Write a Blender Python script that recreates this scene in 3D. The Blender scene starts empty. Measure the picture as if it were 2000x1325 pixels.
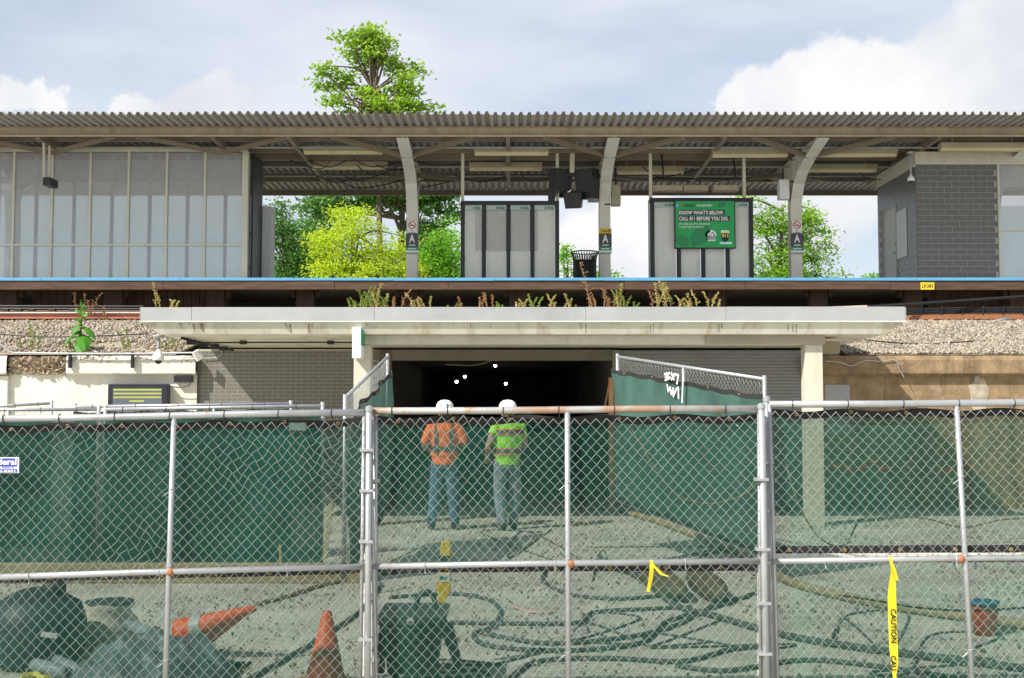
import bpy, math, random
import numpy as np
from mathutils import Vector, Matrix

# ------------------------------------------------------------------ camera, sky, sun, exposure
F_PX = 2250.0; PITCH = math.atan((789-662.5)/F_PX); EYE = Vector((0.0, 0.0, 1.85))
scene = bpy.context.scene
col = scene.collection
cam_data = bpy.data.cameras.new('camera'); cam = bpy.data.objects.new('camera', cam_data); col.objects.link(cam)
cam.location = EYE; cam.rotation_euler = (math.radians(90)+PITCH, 0, 0)
cam_data.sensor_width = 36; cam_data.lens = 36*F_PX/2000; cam_data.clip_start = 0.1; cam_data.clip_end = 6000
scene.camera = cam
SUN_DIR = Vector((1.0, 0.75, -1.2)).normalized()      # the way the light travels
SUN_EL = math.asin(-SUN_DIR.z); SUN_ROT = math.atan2(-SUN_DIR.x, -SUN_DIR.y)
sun_data = bpy.data.lights.new('sun', 'SUN'); sun = bpy.data.objects.new('sun', sun_data); col.objects.link(sun)
sun_data.energy = 5.0; sun_data.angle = math.radians(0.6); sun_data.color = (1.0, 0.95, 0.87)
sun.rotation_euler = SUN_DIR.to_track_quat('-Z', 'Y').to_euler(); sun.location = (-20, -15, 30)
scene.view_settings.view_transform = 'Standard'; scene.view_settings.look = 'None'
scene.view_settings.gamma = 1.0; scene.view_settings.exposure = 0.62
scene.cycles.transparent_max_bounces = 16; scene.cycles.max_bounces = 8

def ray(px, py):
    u = (px-1000)/F_PX; v = -(py-662.5)/F_PX
    return Vector((u, math.cos(PITCH)-v*math.sin(PITCH), math.sin(PITCH)+v*math.cos(PITCH)))
def at(px, py, d):                 # the point of the place at depth d (metres along y) seen at this pixel
    r = ray(px, py); return EYE + r*(d/r.y)
def ground(px, py, z=0.0):
    r = ray(px, py); return EYE + r*((z-EYE.z)/r.z)
def onplane(px, py, p0, n):
    r = ray(px, py); return EYE + r*((p0-EYE).dot(n)/r.dot(n))
def X(px, d): return at(px, 789, d).x
def Z(py, d): return at(1000, py, d).z

world = bpy.data.worlds.new('World'); scene.world = world; world.use_nodes = True
def build_world():
    nt = world.node_tree; N = nt.nodes; L = nt.links; N.clear()
    def nd(t, **k):
        n = N.new(t)
        for a, b in k.items(): setattr(n, a, b)
        return n
    def mth(op, a, b=None, c=None, clamp=False):
        n = nd('ShaderNodeMath', operation=op); n.use_clamp = clamp
        for i, s in enumerate((a, b, c)):
            if s is None: continue
            if isinstance(s, (int, float)): n.inputs[i].default_value = s
            else: L.new(s, n.inputs[i])
        return n.outputs[0]
    out = nd('ShaderNodeOutputWorld'); bg = nd('ShaderNodeBackground'); bg.inputs[1].default_value = 0.1
    sky = nd('ShaderNodeTexSky', sky_type='NISHITA'); sky.sun_disc = False
    sky.sun_elevation = SUN_EL; sky.sun_rotation = SUN_ROT; sky.air_density = 1.0; sky.dust_density = 1.5
    tc = nd('ShaderNodeTexCoord'); d = tc.outputs['Generated']
    # billows push the outline of the cumulus about
    nz = nd('ShaderNodeTexNoise'); nz.inputs['Scale'].default_value = 16; nz.inputs['Detail'].default_value = 7; nz.inputs['Roughness'].default_value = .58
    L.new(d, nz.inputs['Vector'])
    sub = nd('ShaderNodeVectorMath', operation='SUBTRACT'); L.new(nz.outputs['Color'], sub.inputs[0]); sub.inputs[1].default_value = (.5, .5, .5)
    sc = nd('ShaderNodeVectorMath', operation='SCALE'); L.new(sub.outputs[0], sc.inputs[0]); sc.inputs['Scale'].default_value = .075
    ad = nd('ShaderNodeVectorMath', operation='ADD'); L.new(d, ad.inputs[0]); L.new(sc.outputs[0], ad.inputs[1])
    blobs = [(1480,215,85),(1560,190,85),(1650,165,90),(1750,150,95),(1850,140,105),(1960,85,110),(2060,60,130),(1700,260,160),(1900,260,190),(1418,215,34),(1560,330,190),(2150,200,200),
             (400,215,68),(468,228,52),(350,240,60),(265,222,52),(70,160,40),(20,175,44),(110,185,36),(1240,470,120),(1150,520,120)]
    acc = None
    dirs = []
    for px, py, r in blobs: dirs.append((ray(px, py).normalized(), r/F_PX, 1))
    rr = random.Random(3)
    for k in range(26):                     # the same kind of clouds all round the sky
        a = math.radians(40+k*280/26+rr.uniform(-5, 5)); e = math.radians(rr.uniform(4, 30)); rad = rr.uniform(.06, .15)
        for q in range(2):
            a2 = a+rr.uniform(-.1, .1); e2 = e+rr.uniform(-.03, .04)
            dirs.append((Vector((math.sin(a2)*math.cos(e2), math.cos(a2)*math.cos(e2), math.sin(e2))), rad, 1))
    for v, r, w in dirs:
        dist = nd('ShaderNodeVectorMath', operation='DISTANCE'); L.new(ad.outputs[0], dist.inputs[0]); dist.inputs[1].default_value = v
        m = mth('MULTIPLY_ADD', dist.outputs['Value'], -1.0/r, 1.0)
        acc = m if acc is None else mth('MAXIMUM', acc, m)
    cum = nd('ShaderNodeMapRange', interpolation_type='SMOOTHSTEP'); L.new(acc, cum.inputs[0]); cum.inputs[1].default_value = -.04; cum.inputs[2].default_value = .24
    # thin high veil
    mp = nd('ShaderNodeMapping'); mp.inputs['Scale'].default_value = (2.0, 2.0, 6.0); L.new(d, mp.inputs[0])
    n2 = nd('ShaderNodeTexNoise'); n2.inputs['Scale'].default_value = 1.7; n2.inputs['Detail'].default_value = 5; L.new(mp.outputs[0], n2.inputs['Vector'])
    veil = nd('ShaderNodeMapRange'); L.new(n2.outputs[0], veil.inputs[0]); veil.inputs[1].default_value = .34; veil.inputs[2].default_value = .66
    veil.inputs[3].default_value = .45; veil.inputs[4].default_value = .98
    n3 = nd('ShaderNodeTexNoise'); n3.inputs['Scale'].default_value = 9; n3.inputs['Detail'].default_value = 6; L.new(d, n3.inputs['Vector'])
    shade = nd('ShaderNodeMapRange'); L.new(n3.outputs[0], shade.inputs[0]); shade.inputs[1].default_value = .35; shade.inputs[2].default_value = .62
    cc = nd('ShaderNodeMix', data_type='RGBA'); L.new(shade.outputs[0], cc.inputs[0]); cc.inputs[6].default_value = (5.0, 5.2, 5.6, 1); cc.inputs[7].default_value = (6.6, 6.6, 6.6, 1)
    m1 = nd('ShaderNodeMix', data_type='RGBA'); L.new(veil.outputs[0], m1.inputs[0]); L.new(sky.outputs[0], m1.inputs[6]); m1.inputs[7].default_value = (5.3, 5.6, 6.2, 1)
    m2 = nd('ShaderNodeMix', data_type='RGBA'); L.new(cum.outputs[0], m2.inputs[0]); L.new(m1.outputs[2], m2.inputs[6]); L.new(cc.outputs[2], m2.inputs[7])
    L.new(m2.outputs[2], bg.inputs[0]); L.new(bg.outputs[0], out.inputs[0])
build_world()

# ------------------------------------------------------------------ helpers
RND = random.Random(11)
W = {}                                   # world position of each object's origin
class MB:
    def __init__(s): s.v = []; s.f = []
    def add(s, vs, fs):
        b = len(s.v); s.v += [tuple(p) for p in vs]; s.f += [tuple(i+b for i in f) for f in fs]; return s
    def box(s, x0, x1, y0, y1, z0, z1):
        x0, x1 = min(x0, x1), max(x0, x1); y0, y1 = min(y0, y1), max(y0, y1); z0, z1 = min(z0, z1), max(z0, z1)
        s.add([(x0,y0,z0),(x1,y0,z0),(x1,y1,z0),(x0,y1,z0),(x0,y0,z1),(x1,y0,z1),(x1,y1,z1),(x0,y1,z1)],
              [(0,3,2,1),(4,5,6,7),(0,1,5,4),(1,2,6,5),(2,3,7,6),(3,0,4,7)]); return s
    def bar(s, a, b, w, h, up=(0,0,1)):
        a = Vector(a); b = Vector(b); t = (b-a).normalized(); up = Vector(up)
        sd = t.cross(up)
        if sd.length < 1e-4: sd = t.cross(Vector((0,1,0)))
        sd.normalize(); u = sd.cross(t).normalized(); sd = sd*(w/2); u = u*(h/2)
        s.add([a-sd-u, a+sd-u, a+sd+u, a-sd+u, b-sd-u, b+sd-u, b+sd+u, b-sd+u],
              [(0,1,2,3),(7,6,5,4),(0,4,5,1),(1,5,6,2),(2,6,7,3),(3,7,4,0)]); return s
    def tube(s, pts, r, n=8, cap=True):
        pts = [Vector(p) for p in pts]; m = len(pts)
        rs = r if isinstance(r, (list, tuple)) else [r]*m
        t0 = (pts[1]-pts[0]).normalized(); ref = Vector((0,0,1)) if abs(t0.z) < .9 else Vector((1,0,0))
        nrm = t0.cross(ref).normalized(); vs = []; fs = []
        for i, p in enumerate(pts):
            t = (pts[min(i+1, m-1)]-pts[max(i-1, 0)])
            t = t.normalized() if t.length > 1e-9 else t0
            nrm = nrm - t*nrm.dot(t); nrm = nrm.normalized() if nrm.length > 1e-6 else t.orthogonal().normalized()
            bn = t.cross(nrm)
            for k in range(n):
                a = 2*math.pi*k/n; vs.append(p+(nrm*math.cos(a)+bn*math.sin(a))*rs[i])
        for i in range(m-1):
            for k in range(n):
                k2 = (k+1) % n; fs.append((i*n+k, i*n+k2, (i+1)*n+k2, (i+1)*n+k))
        if cap: fs.append(tuple(range(n-1, -1, -1))); fs.append(tuple((m-1)*n+k for k in range(n)))
        s.add(vs, fs); return s
    def loft(s, rings, cap=True):          # rings: (centre, vector a, vector b)
        n = 16; vs = []; fs = []
        for c, a, b in rings:
            c = Vector(c); a = Vector(a); b = Vector(b)
            for k in range(n):
                t = 2*math.pi*k/n; vs.append(c+a*math.cos(t)+b*math.sin(t))
        m = len(rings)
        for i in range(m-1):
            for k in range(n):
                k2 = (k+1) % n; fs.append((i*n+k, i*n+k2, (i+1)*n+k2, (i+1)*n+k))
        if cap: fs.append(tuple(range(n-1, -1, -1))); fs.append(tuple((m-1)*n+k for k in range(n)))
        s.add(vs, fs); return s
    def lathe(s, c, prof, n=20, axis=(0,0,1), cap=True):
        ax = Vector(axis).normalized(); a = ax.orthogonal().normalized(); b = ax.cross(a); c = Vector(c)
        vs = []; fs = []
        for r, h in prof:
            for k in range(n):
                t = 2*math.pi*k/n; vs.append(c+ax*h+(a*math.cos(t)+b*math.sin(t))*max(r, 1e-4))
        for i in range(len(prof)-1):
            for k in range(n):
                k2 = (k+1) % n; fs.append((i*n+k, i*n+k2, (i+1)*n+k2, (i+1)*n+k))
        if cap: fs.append(tuple(range(n-1, -1, -1))); fs.append(tuple((len(prof)-1)*n+k for k in range(n)))
        s.add(vs, fs); return s
    def prism(s, poly, off):               # polygon of 3d points pushed along off
        n = len(poly); off = Vector(off); vs = [Vector(p) for p in poly]+[Vector(p)+off for p in poly]
        s.add(vs, [tuple(range(n)), tuple(range(2*n-1, n-1, -1))]+[(i, n+i, n+(i+1) % n, (i+1) % n) for i in range(n)]); return s
    def ball(s, c, r, n=12, m=8, sq=(1,1,1)):
        prof = [(math.sin(math.pi*i/m), -math.cos(math.pi*i/m)) for i in range(m+1)]
        b = len(s.v); s.lathe((0,0,0), prof, n)
        c = Vector(c)
        for i in range(b, len(s.v)):
            v = s.v[i]; s.v[i] = (c.x+v[0]*r*sq[0], c.y+v[1]*r*sq[1], c.z+v[2]*r*sq[2])
        return s
    def grid(s, fn, nu, nv):
        vs = [fn(i/nu, j/nv) for j in range(nv+1) for i in range(nu+1)]
        s.add(vs, [(j*(nu+1)+i, j*(nu+1)+i+1, (j+1)*(nu+1)+i+1, (j+1)*(nu+1)+i) for j in range(nv) for i in range(nu)]); return s
    def build(s, name, mat, parent=None, smooth=False, kind=None, bevel=0, origin=None, label=None):
        if parent is not None: o0 = W[parent]
        elif origin is not None: o0 = Vector(origin)
        else:
            a = np.array(s.v); mn = a.min(0); mx = a.max(0); o0 = Vector(((mn[0]+mx[0])/2, (mn[1]+mx[1])/2, mn[2]))
        me = bpy.data.meshes.new(name)
        me.from_pydata([(v[0]-o0.x, v[1]-o0.y, v[2]-o0.z) for v in s.v], [], s.f); me.update()
        if smooth: me.polygons.foreach_set('use_smooth', [True]*len(me.polygons))
        me.materials.append(mat)
        o = bpy.data.objects.new(name, me); col.objects.link(o)
        if parent is not None: o.parent = parent
        else: o.location = o0
        W[o] = o0.copy()
        if kind: o['kind'] = kind
        if label: o['label'] = label
        if bevel:
            b = o.modifiers.new('bevel', 'BEVEL'); b.width = bevel; b.segments = 2; b.limit_method = 'ANGLE'
        return o
def tag(o, label, cat, group=None, kind=None):
    o['label'] = label; o['category'] = cat
    if group: o['group'] = group
    if kind: o['kind'] = kind
    return o
def thing(name, label, cat, loc, group=None):
    o = bpy.data.objects.new(name, None); o.empty_display_size = .2; col.objects.link(o); o.location = Vector(loc); W[o] = Vector(loc)
    return tag(o, label, cat, group)
def struct(o): o['kind'] = 'structure'; return o
def piece(name, mesh, pos, parent):       # a shared-mesh piece
    o = bpy.data.objects.new(name, mesh); col.objects.link(o); o.parent = parent; o.location = Vector(pos)-W[parent]; W[o] = Vector(pos); return o
def spline(pts, n=8):
    pts = [Vector(p) for p in pts]; out = []
    for i in range(len(pts)-1):
        p0 = pts[max(i-1, 0)]; p1 = pts[i]; p2 = pts[i+1]; p3 = pts[min(i+2, len(pts)-1)]
        for k in range(n):
            t = k/n
            out.append(.5*((2*p1)+(p2-p0)*t+(2*p0-5*p1+4*p2-p3)*t*t+(3*p1-p0-3*p2+p3)*t**3))
    out.append(pts[-1]); return out
def text_geo(s, bold=0.0):
    cu = bpy.data.curves.new('t', 'FONT'); cu.body = s; cu.size = 1; cu.offset = bold; cu.resolution_u = 3
    o = bpy.data.objects.new('t', cu); col.objects.link(o); dg = bpy.context.evaluated_depsgraph_get()
    me = bpy.data.meshes.new_from_object(o.evaluated_get(dg))
    vs = [v.co.copy() for v in me.vertices]; fs = [tuple(p.vertices) for p in me.polygons]
    bpy.data.objects.remove(o); bpy.data.curves.remove(cu); bpy.data.meshes.remove(me)
    return vs, fs
def text_into(mb, s, p00, right, up, bold=0.02):   # fitted to the box p00 + right + up
    vs, fs = text_geo(s, bold)
    if not vs: return
    x0 = min(v.x for v in vs); x1 = max(v.x for v in vs); y0 = min(v.y for v in vs); y1 = max(v.y for v in vs)
    p00 = Vector(p00); right = Vector(right); up = Vector(up)
    mb.add([p00+right*((v.x-x0)/(x1-x0))+up*((v.y-y0)/(y1-y0)) for v in vs], fs)

# ------------------------------------------------------------------ materials
def mat(name, c, rough=.6, metal=0.0, var=.14, scale=2.5, bump=.0, bscale=60, streak=None, patch=None, spec=.4, stretch=(1,1,1)):
    m = bpy.data.materials.new(name); m.use_nodes = True; nt = m.node_tree; N = nt.nodes; L = nt.links
    b = N['Principled BSDF']; b.inputs['Roughness'].default_value = rough; b.inputs['Metallic'].default_value = metal
    b.inputs['Specular IOR Level'].default_value = spec
    tc = N.new('ShaderNodeTexCoord'); mp = N.new('ShaderNodeMapping'); mp.inputs['Scale'].default_value = stretch; L.new(tc.outputs['Object'], mp.inputs[0])
    n1 = N.new('ShaderNodeTexNoise'); n1.inputs['Scale'].default_value = scale; n1.inputs['Detail'].default_value = 8; n1.inputs['Roughness'].default_value = .65
    L.new(mp.outputs[0], n1.inputs['Vector'])
    rp = N.new('ShaderNodeMapRange'); L.new(n1.outputs[0], rp.inputs[0]); rp.inputs[1].default_value = .3; rp.inputs[2].default_value = .7
    mx = N.new('ShaderNodeMix'); mx.data_type = 'RGBA'; L.new(rp.outputs[0], mx.inputs[0])
    mx.inputs[6].default_value = (c[0]*(1-var), c[1]*(1-var), c[2]*(1-var*1.1), 1); mx.inputs[7].default_value = (min(1, c[0]*(1+var)), min(1, c[1]*(1+var)), min(1, c[2]*(1+var)), 1)
    cur = mx.outputs[2]
    def layer(cur, vecscale, sc, lo, hi, c2, amt):
        mp2 = N.new('ShaderNodeMapping'); mp2.inputs['Scale'].default_value = vecscale; L.new(tc.outputs['Object'], mp2.inputs[0])
        n = N.new('ShaderNodeTexNoise'); n.inputs['Scale'].default_value = sc; n.inputs['Detail'].default_value = 6; n.inputs['Roughness'].default_value = .6; L.new(mp2.outputs[0], n.inputs['Vector'])
        r = N.new('ShaderNodeMapRange'); L.new(n.outputs[0], r.inputs[0]); r.inputs[1].default_value = lo; r.inputs[2].default_value = hi; r.inputs[4].default_value = amt
        k = N.new('ShaderNodeMix'); k.data_type = 'RGBA'; L.new(r.outputs[0], k.inputs[0]); L.new(cur, k.inputs[6]); k.inputs[7].default_value = (*c2, 1)
        return k.outputs[2]
    if streak: cur = layer(cur, (1, 1, .12), streak[2] if len(streak) > 2 else 5, .52, .72, streak[0], streak[1])
    if patch: cur = layer(cur, (1, 1, 1), patch[2], patch[3], patch[3]+.06, patch[0], patch[1])
    L.new(cur, b.inputs['Base Color'])
    if bump:
        n2 = N.new('ShaderNodeTexNoise'); n2.inputs['Scale'].default_value = bscale; n2.inputs['Detail'].default_value = 5; L.new(mp.outputs[0], n2.inputs['Vector'])
        bp = N.new('ShaderNodeBump'); bp.inputs['Strength'].default_value = bump; bp.inputs['Distance'].default_value = .02; L.new(n2.outputs[0], bp.inputs['Height']); L.new(bp.outputs[0], b.inputs['Normal'])
    return m
def leafmat(name, c, c2, trans=.45):
    m = bpy.data.materials.new(name); m.use_nodes = True; nt = m.node_tree; N = nt.nodes; L = nt.links; N.clear()
    g = N.new('ShaderNodeNewGeometry'); mx = N.new('ShaderNodeMix'); mx.data_type = 'RGBA'; L.new(g.outputs['Random Per Island'], mx.inputs[0])
    mx.inputs[6].default_value = (*c, 1); mx.inputs[7].default_value = (*c2, 1)
    if trans > .4:
        tc = N.new('ShaderNodeTexCoord'); nz = N.new('ShaderNodeTexNoise'); nz.inputs['Scale'].default_value = 1.1; nz.inputs['Detail'].default_value = 3; L.new(tc.outputs['Object'], nz.inputs['Vector'])
        av = N.new('ShaderNodeMath'); av.operation = 'MULTIPLY_ADD'; L.new(nz.outputs[0], av.inputs[0]); av.inputs[1].default_value = 1.6; av.inputs[2].default_value = -.36
        a2 = N.new('ShaderNodeMath'); a2.operation = 'MULTIPLY_ADD'; a2.use_clamp = True; L.new(g.outputs['Random Per Island'], a2.inputs[0]); a2.inputs[1].default_value = .55; L.new(av.outputs[0], a2.inputs[2]); L.new(a2.outputs[0], mx.inputs[0])
    b = N.new('ShaderNodeBsdfPrincipled'); b.inputs['Roughness'].default_value = .45; b.inputs['Specular IOR Level'].default_value = .3; L.new(mx.outputs[2], b.inputs['Base Color'])
    t = N.new('ShaderNodeBsdfTranslucent'); L.new(mx.outputs[2], t.inputs[0])
    s = N.new('ShaderNodeMixShader'); s.inputs[0].default_value = trans; L.new(b.outputs[0], s.inputs[1]); L.new(t.outputs[0], s.inputs[2])
    o = N.new('ShaderNodeOutputMaterial'); L.new(s.outputs[0], o.inputs[0]); return m
def fabricmat(name, c, openness):
    m = mat(name, c, .7, var=.42, scale=1.3, spec=.25, bump=.9, bscale=5, streak=(tuple(min(1,q*1.7+.004) for q in c), .5, 2.5)); nt = m.node_tree; N = nt.nodes; L = nt.links
    b = N['Principled BSDF']; o = [n for n in N if n.type == 'OUTPUT_MATERIAL'][0]
    tr = N.new('ShaderNodeBsdfTransparent'); tr.inputs[0].default_value = (.93, 1, .96, 1)
    tl = N.new('ShaderNodeBsdfTranslucent'); tl.inputs[0].default_value = (*c, 1)
    s0 = N.new('ShaderNodeMixShader'); s0.inputs[0].default_value = .3; L.new(b.outputs[0], s0.inputs[1]); L.new(tl.outputs[0], s0.inputs[2])
    tc = N.new('ShaderNodeTexCoord'); n = N.new('ShaderNodeTexNoise'); n.inputs['Scale'].default_value = 170; n.inputs['Detail'].default_value = 2; L.new(tc.outputs['Object'], n.inputs['Vector'])
    r = N.new('ShaderNodeMapRange'); L.new(n.outputs[0], r.inputs[0]); r.inputs[1].default_value = .3; r.inputs[2].default_value = .7
    r.inputs[3].default_value = openness-.12; r.inputs[4].default_value = openness+.12
    s = N.new('ShaderNodeMixShader'); L.new(r.outputs[0], s.inputs[0]); L.new(s0.outputs[0], s.inputs[1]); L.new(tr.outputs[0], s.inputs[2]); L.new(s.outputs[0], o.inputs[0]); return m
def perfmat(name, c, pitch=.042, rad=.36):
    m = mat(name, c, .5, var=.05); nt = m.node_tree; N = nt.nodes; L = nt.links
    b = N['Principled BSDF']; o = [n for n in N if n.type == 'OUTPUT_MATERIAL'][0]
    tc = N.new('ShaderNodeTexCoord'); sp = N.new('ShaderNodeSeparateXYZ'); L.new(tc.outputs['Object'], sp.inputs[0])
    a = N.new('ShaderNodeMath'); a.operation = 'ADD'; L.new(sp.outputs[0], a.inputs[0]); L.new(sp.outputs[2], a.inputs[1])
    d = N.new('ShaderNodeMath'); d.operation = 'SUBTRACT'; L.new(sp.outputs[0], d.inputs[0]); L.new(sp.outputs[2], d.inputs[1])
    cb = N.new('ShaderNodeCombineXYZ'); L.new(a.outputs[0], cb.inputs[0]); L.new(d.outputs[0], cb.inputs[1])
    v = N.new('ShaderNodeTexVoronoi'); v.voronoi_dimensions = '2D'; v.inputs['Scale'].default_value = 1/pitch; v.inputs['Randomness'].default_value = 0; L.new(cb.outputs[0], v.inputs['Vector'])
    lt = N.new('ShaderNodeMath'); lt.operation = 'LESS_THAN'; L.new(v.outputs['Distance'], lt.inputs[0]); lt.inputs[1].default_value = rad
    tr = N.new('ShaderNodeBsdfTransparent'); s = N.new('ShaderNodeMixShader'); L.new(lt.outputs[0], s.inputs[0]); L.new(b.outputs[0], s.inputs[1]); L.new(tr.outputs[0], s.inputs[2]); L.new(s.outputs[0], o.inputs[0]); return m
def emit(name, c, st):
    m = bpy.data.materials.new(name); m.use_nodes = True; b = m.node_tree.nodes['Principled BSDF']
    b.inputs['Base Color'].default_value = (*c, 1); b.inputs['Emission Color'].default_value = (*c, 1); b.inputs['Emission Strength'].default_value = st; return m

CREAM = mat('cream_paint', (.56,.54,.44), .55, var=.07, streak=((.36,.31,.2), .35))
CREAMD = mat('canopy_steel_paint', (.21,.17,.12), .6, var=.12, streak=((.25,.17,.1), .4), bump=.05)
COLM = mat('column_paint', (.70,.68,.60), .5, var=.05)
SHEET = mat('corrugated_sheet', (.37,.35,.325), .6, var=.14, scale=1.2, streak=((.25,.22,.19), .4))
FLASH = mat('grey_metal_flashing', (.40,.41,.41), .42, .25, var=.12, scale=1.5)
GALV = mat('galvanised_steel', (.42,.43,.44), .42, .55, var=.12, scale=9, patch=((.36,.2,.1), .5, 7, .66))
GALVR = mat('rusty_galvanised_steel', (.43,.42,.40), .45, .45, var=.12, scale=9, patch=((.40,.20,.09), .7, 3.2, .49))
WIRE = mat('galvanised_wire', (.44,.46,.45), .45, .4, var=.15, scale=8, patch=((.4,.25,.12), .6, 3, .68))
RUST = mat('rust', (.30,.13,.06), .85, var=.3, scale=20)
BLACK = mat('black_paint', (.016,.016,.018), .45, var=.2)
HEM = mat('black_webbing', (.018,.017,.017), .75, var=.25, scale=12)
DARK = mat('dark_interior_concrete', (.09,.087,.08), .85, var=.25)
CONC = mat('stained_concrete', (.25,.175,.10), .88, var=.4, scale=3.5, bump=.6, bscale=18, streak=((.11,.075,.045), .85, 4), patch=((.38,.33,.25), .5, 2.2, .62))
PAINTW = mat('white_painted_concrete', (.64,.62,.54), .8, var=.07, bump=.3, bscale=14, streak=((.5,.46,.36), .25))
RUBBLE = mat('crumbled_concrete', (.34,.27,.19), .95, var=.4, scale=14, bump=.9, bscale=30)
BRICK = mat('dark_glazed_brick', (.15,.145,.13), .28, var=.22, scale=3)
MORTAR = mat('mortar', (.42,.40,.33), .9, var=.1)
BLOCK = mat('grey_glazed_block', (.125,.12,.11), .3, var=.14, scale=2.2)
MORTARD = mat('grey_mortar', (.36,.36,.35), .9, var=.1)
SHUT = mat('grey_shutter', (.23,.235,.235), .5, .2, var=.1)
BLUE = mat('blue_edge_paint', (.10,.34,.56), .55, var=.10, scale=3)
TIMBER = mat('old_brown_timber', (.095,.055,.038), .85, var=.45, scale=4, stretch=(.35,3,3), bump=.3)
TIMBERD = mat('weathered_dark_timber', (.05,.034,.025), .9, var=.4, scale=4, stretch=(3,3,.4), bump=.3)
TIMBERL = mat('pale_timber', (.42,.27,.13), .8, var=.25, scale=4)
DIRT = mat('dirt', (.30,.25,.185), .95, var=.3, scale=3, bump=.6, bscale=40)
GROUND = mat('dusty_ground', (.47,.455,.39), .95, var=.24, scale=1.1, bump=.5, bscale=45, patch=((.33,.31,.26), .6, 1.3, .55))
STONE = leafmat('ballast_stone', (.13,.10,.07), (.42,.37,.29), 0.0)
FABRIC = fabricmat('green_privacy_mesh', (.006,.056,.038), .30)
FABRIC2 = fabricmat('thin_green_privacy_mesh', (.005,.074,.048), .28)
FABRICL = fabricmat('pale_green_screen', (.055,.125,.105), .10)  # paler grey-green than the other screens, nearly opaque
FABRICD = fabricmat('dense_green_privacy_mesh', (.012,.062,.048), .12)
PERF = perfmat('perforated_grey_panel', (.52,.53,.56), .045, .40)
PERFW = perfmat('perforated_white_panel', (.88,.88,.82), .040, .42)
WHITE = mat('white_plastic', (.78,.78,.76), .4, var=.04)
GREYB = mat('grey_box_paint', (.36,.37,.36), .5, var=.1)
LAMPH = mat('beige_fixture_paint', (.36,.32,.23), .55, var=.12)
LENS = mat('yellowed_lens', (.58,.50,.28), .4, var=.1)
RED = mat('red_print', (.65,.06,.05), .5, var=.05)
GREEN = mat('green_print', (.02,.30,.14), .5, var=.05)
SIGNG = mat('charcoal_print', (.06,.066,.075), .45, var=.05)
YELLOW = mat('yellow_plastic', (.75,.55,.03), .5, var=.08)
ORANGE = mat('orange_plastic', (.66,.10,.025), .55, var=.1)
HOSE = mat('dark_hose_rubber', (.08,.09,.08), .7, var=.3)
TANH = mat('tan_hose', (.30,.23,.14), .8, var=.2)
GREYP = mat('dark_grey_plastic', (.05,.065,.06), .55, var=.2)
SKIN = mat('skin', (.45,.25,.17), .55, var=.05)

# ------------------------------------------------------------------ ground, embankment, tunnel
def sheet(name, x0, x1, y0, y1, z, m): return MB().add([(x0,y0,z),(x1,y0,z),(x1,y1,z),(x0,y1,z)], [(0,1,2,3)])
g = MB(); g.add([(-3000,-400,0),(3000,-400,0),(3000,5000,0),(-3000,5000,0)], [(0,1,2,3)])
struct(g.build('ground', GROUND, origin=(0,0,0)))

YW = 20.4                                  # face of the retaining walls
def slope_z(y): return 2.70 + (min(max(y, YW), 24.6)-YW)/(24.6-YW)*.90
def terrain():
    nx, ys = 160, [YW+.12, 21, 21.7, 22.4, 23.1, 23.8, 24.6, 25.2, 28, 33, 38, 41, 44]
    r = random.Random(5); mb = MB(); vs = []
    for j, y in enumerate(ys):
        for i in range(nx+1):
            x = -40+80*i/nx
            z = slope_z(y)+(r.uniform(-.035, .035) if 0 < j < 7 else 0)
            if y > 41: z = -.2
            if abs(x) < 5.7 and y < 24.3: z = max(z, 3.0)-.0
            vs.append((x, y, z))
    fs = [(j*(nx+1)+i, j*(nx+1)+i+1, (j+1)*(nx+1)+i+1, (j+1)*(nx+1)+i) for j in range(len(ys)-1) for i in range(nx)]
    mb.add(vs, fs); return struct(mb.build('embankment', DIRT, origin=(0,24,0)))
terrain()
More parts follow.
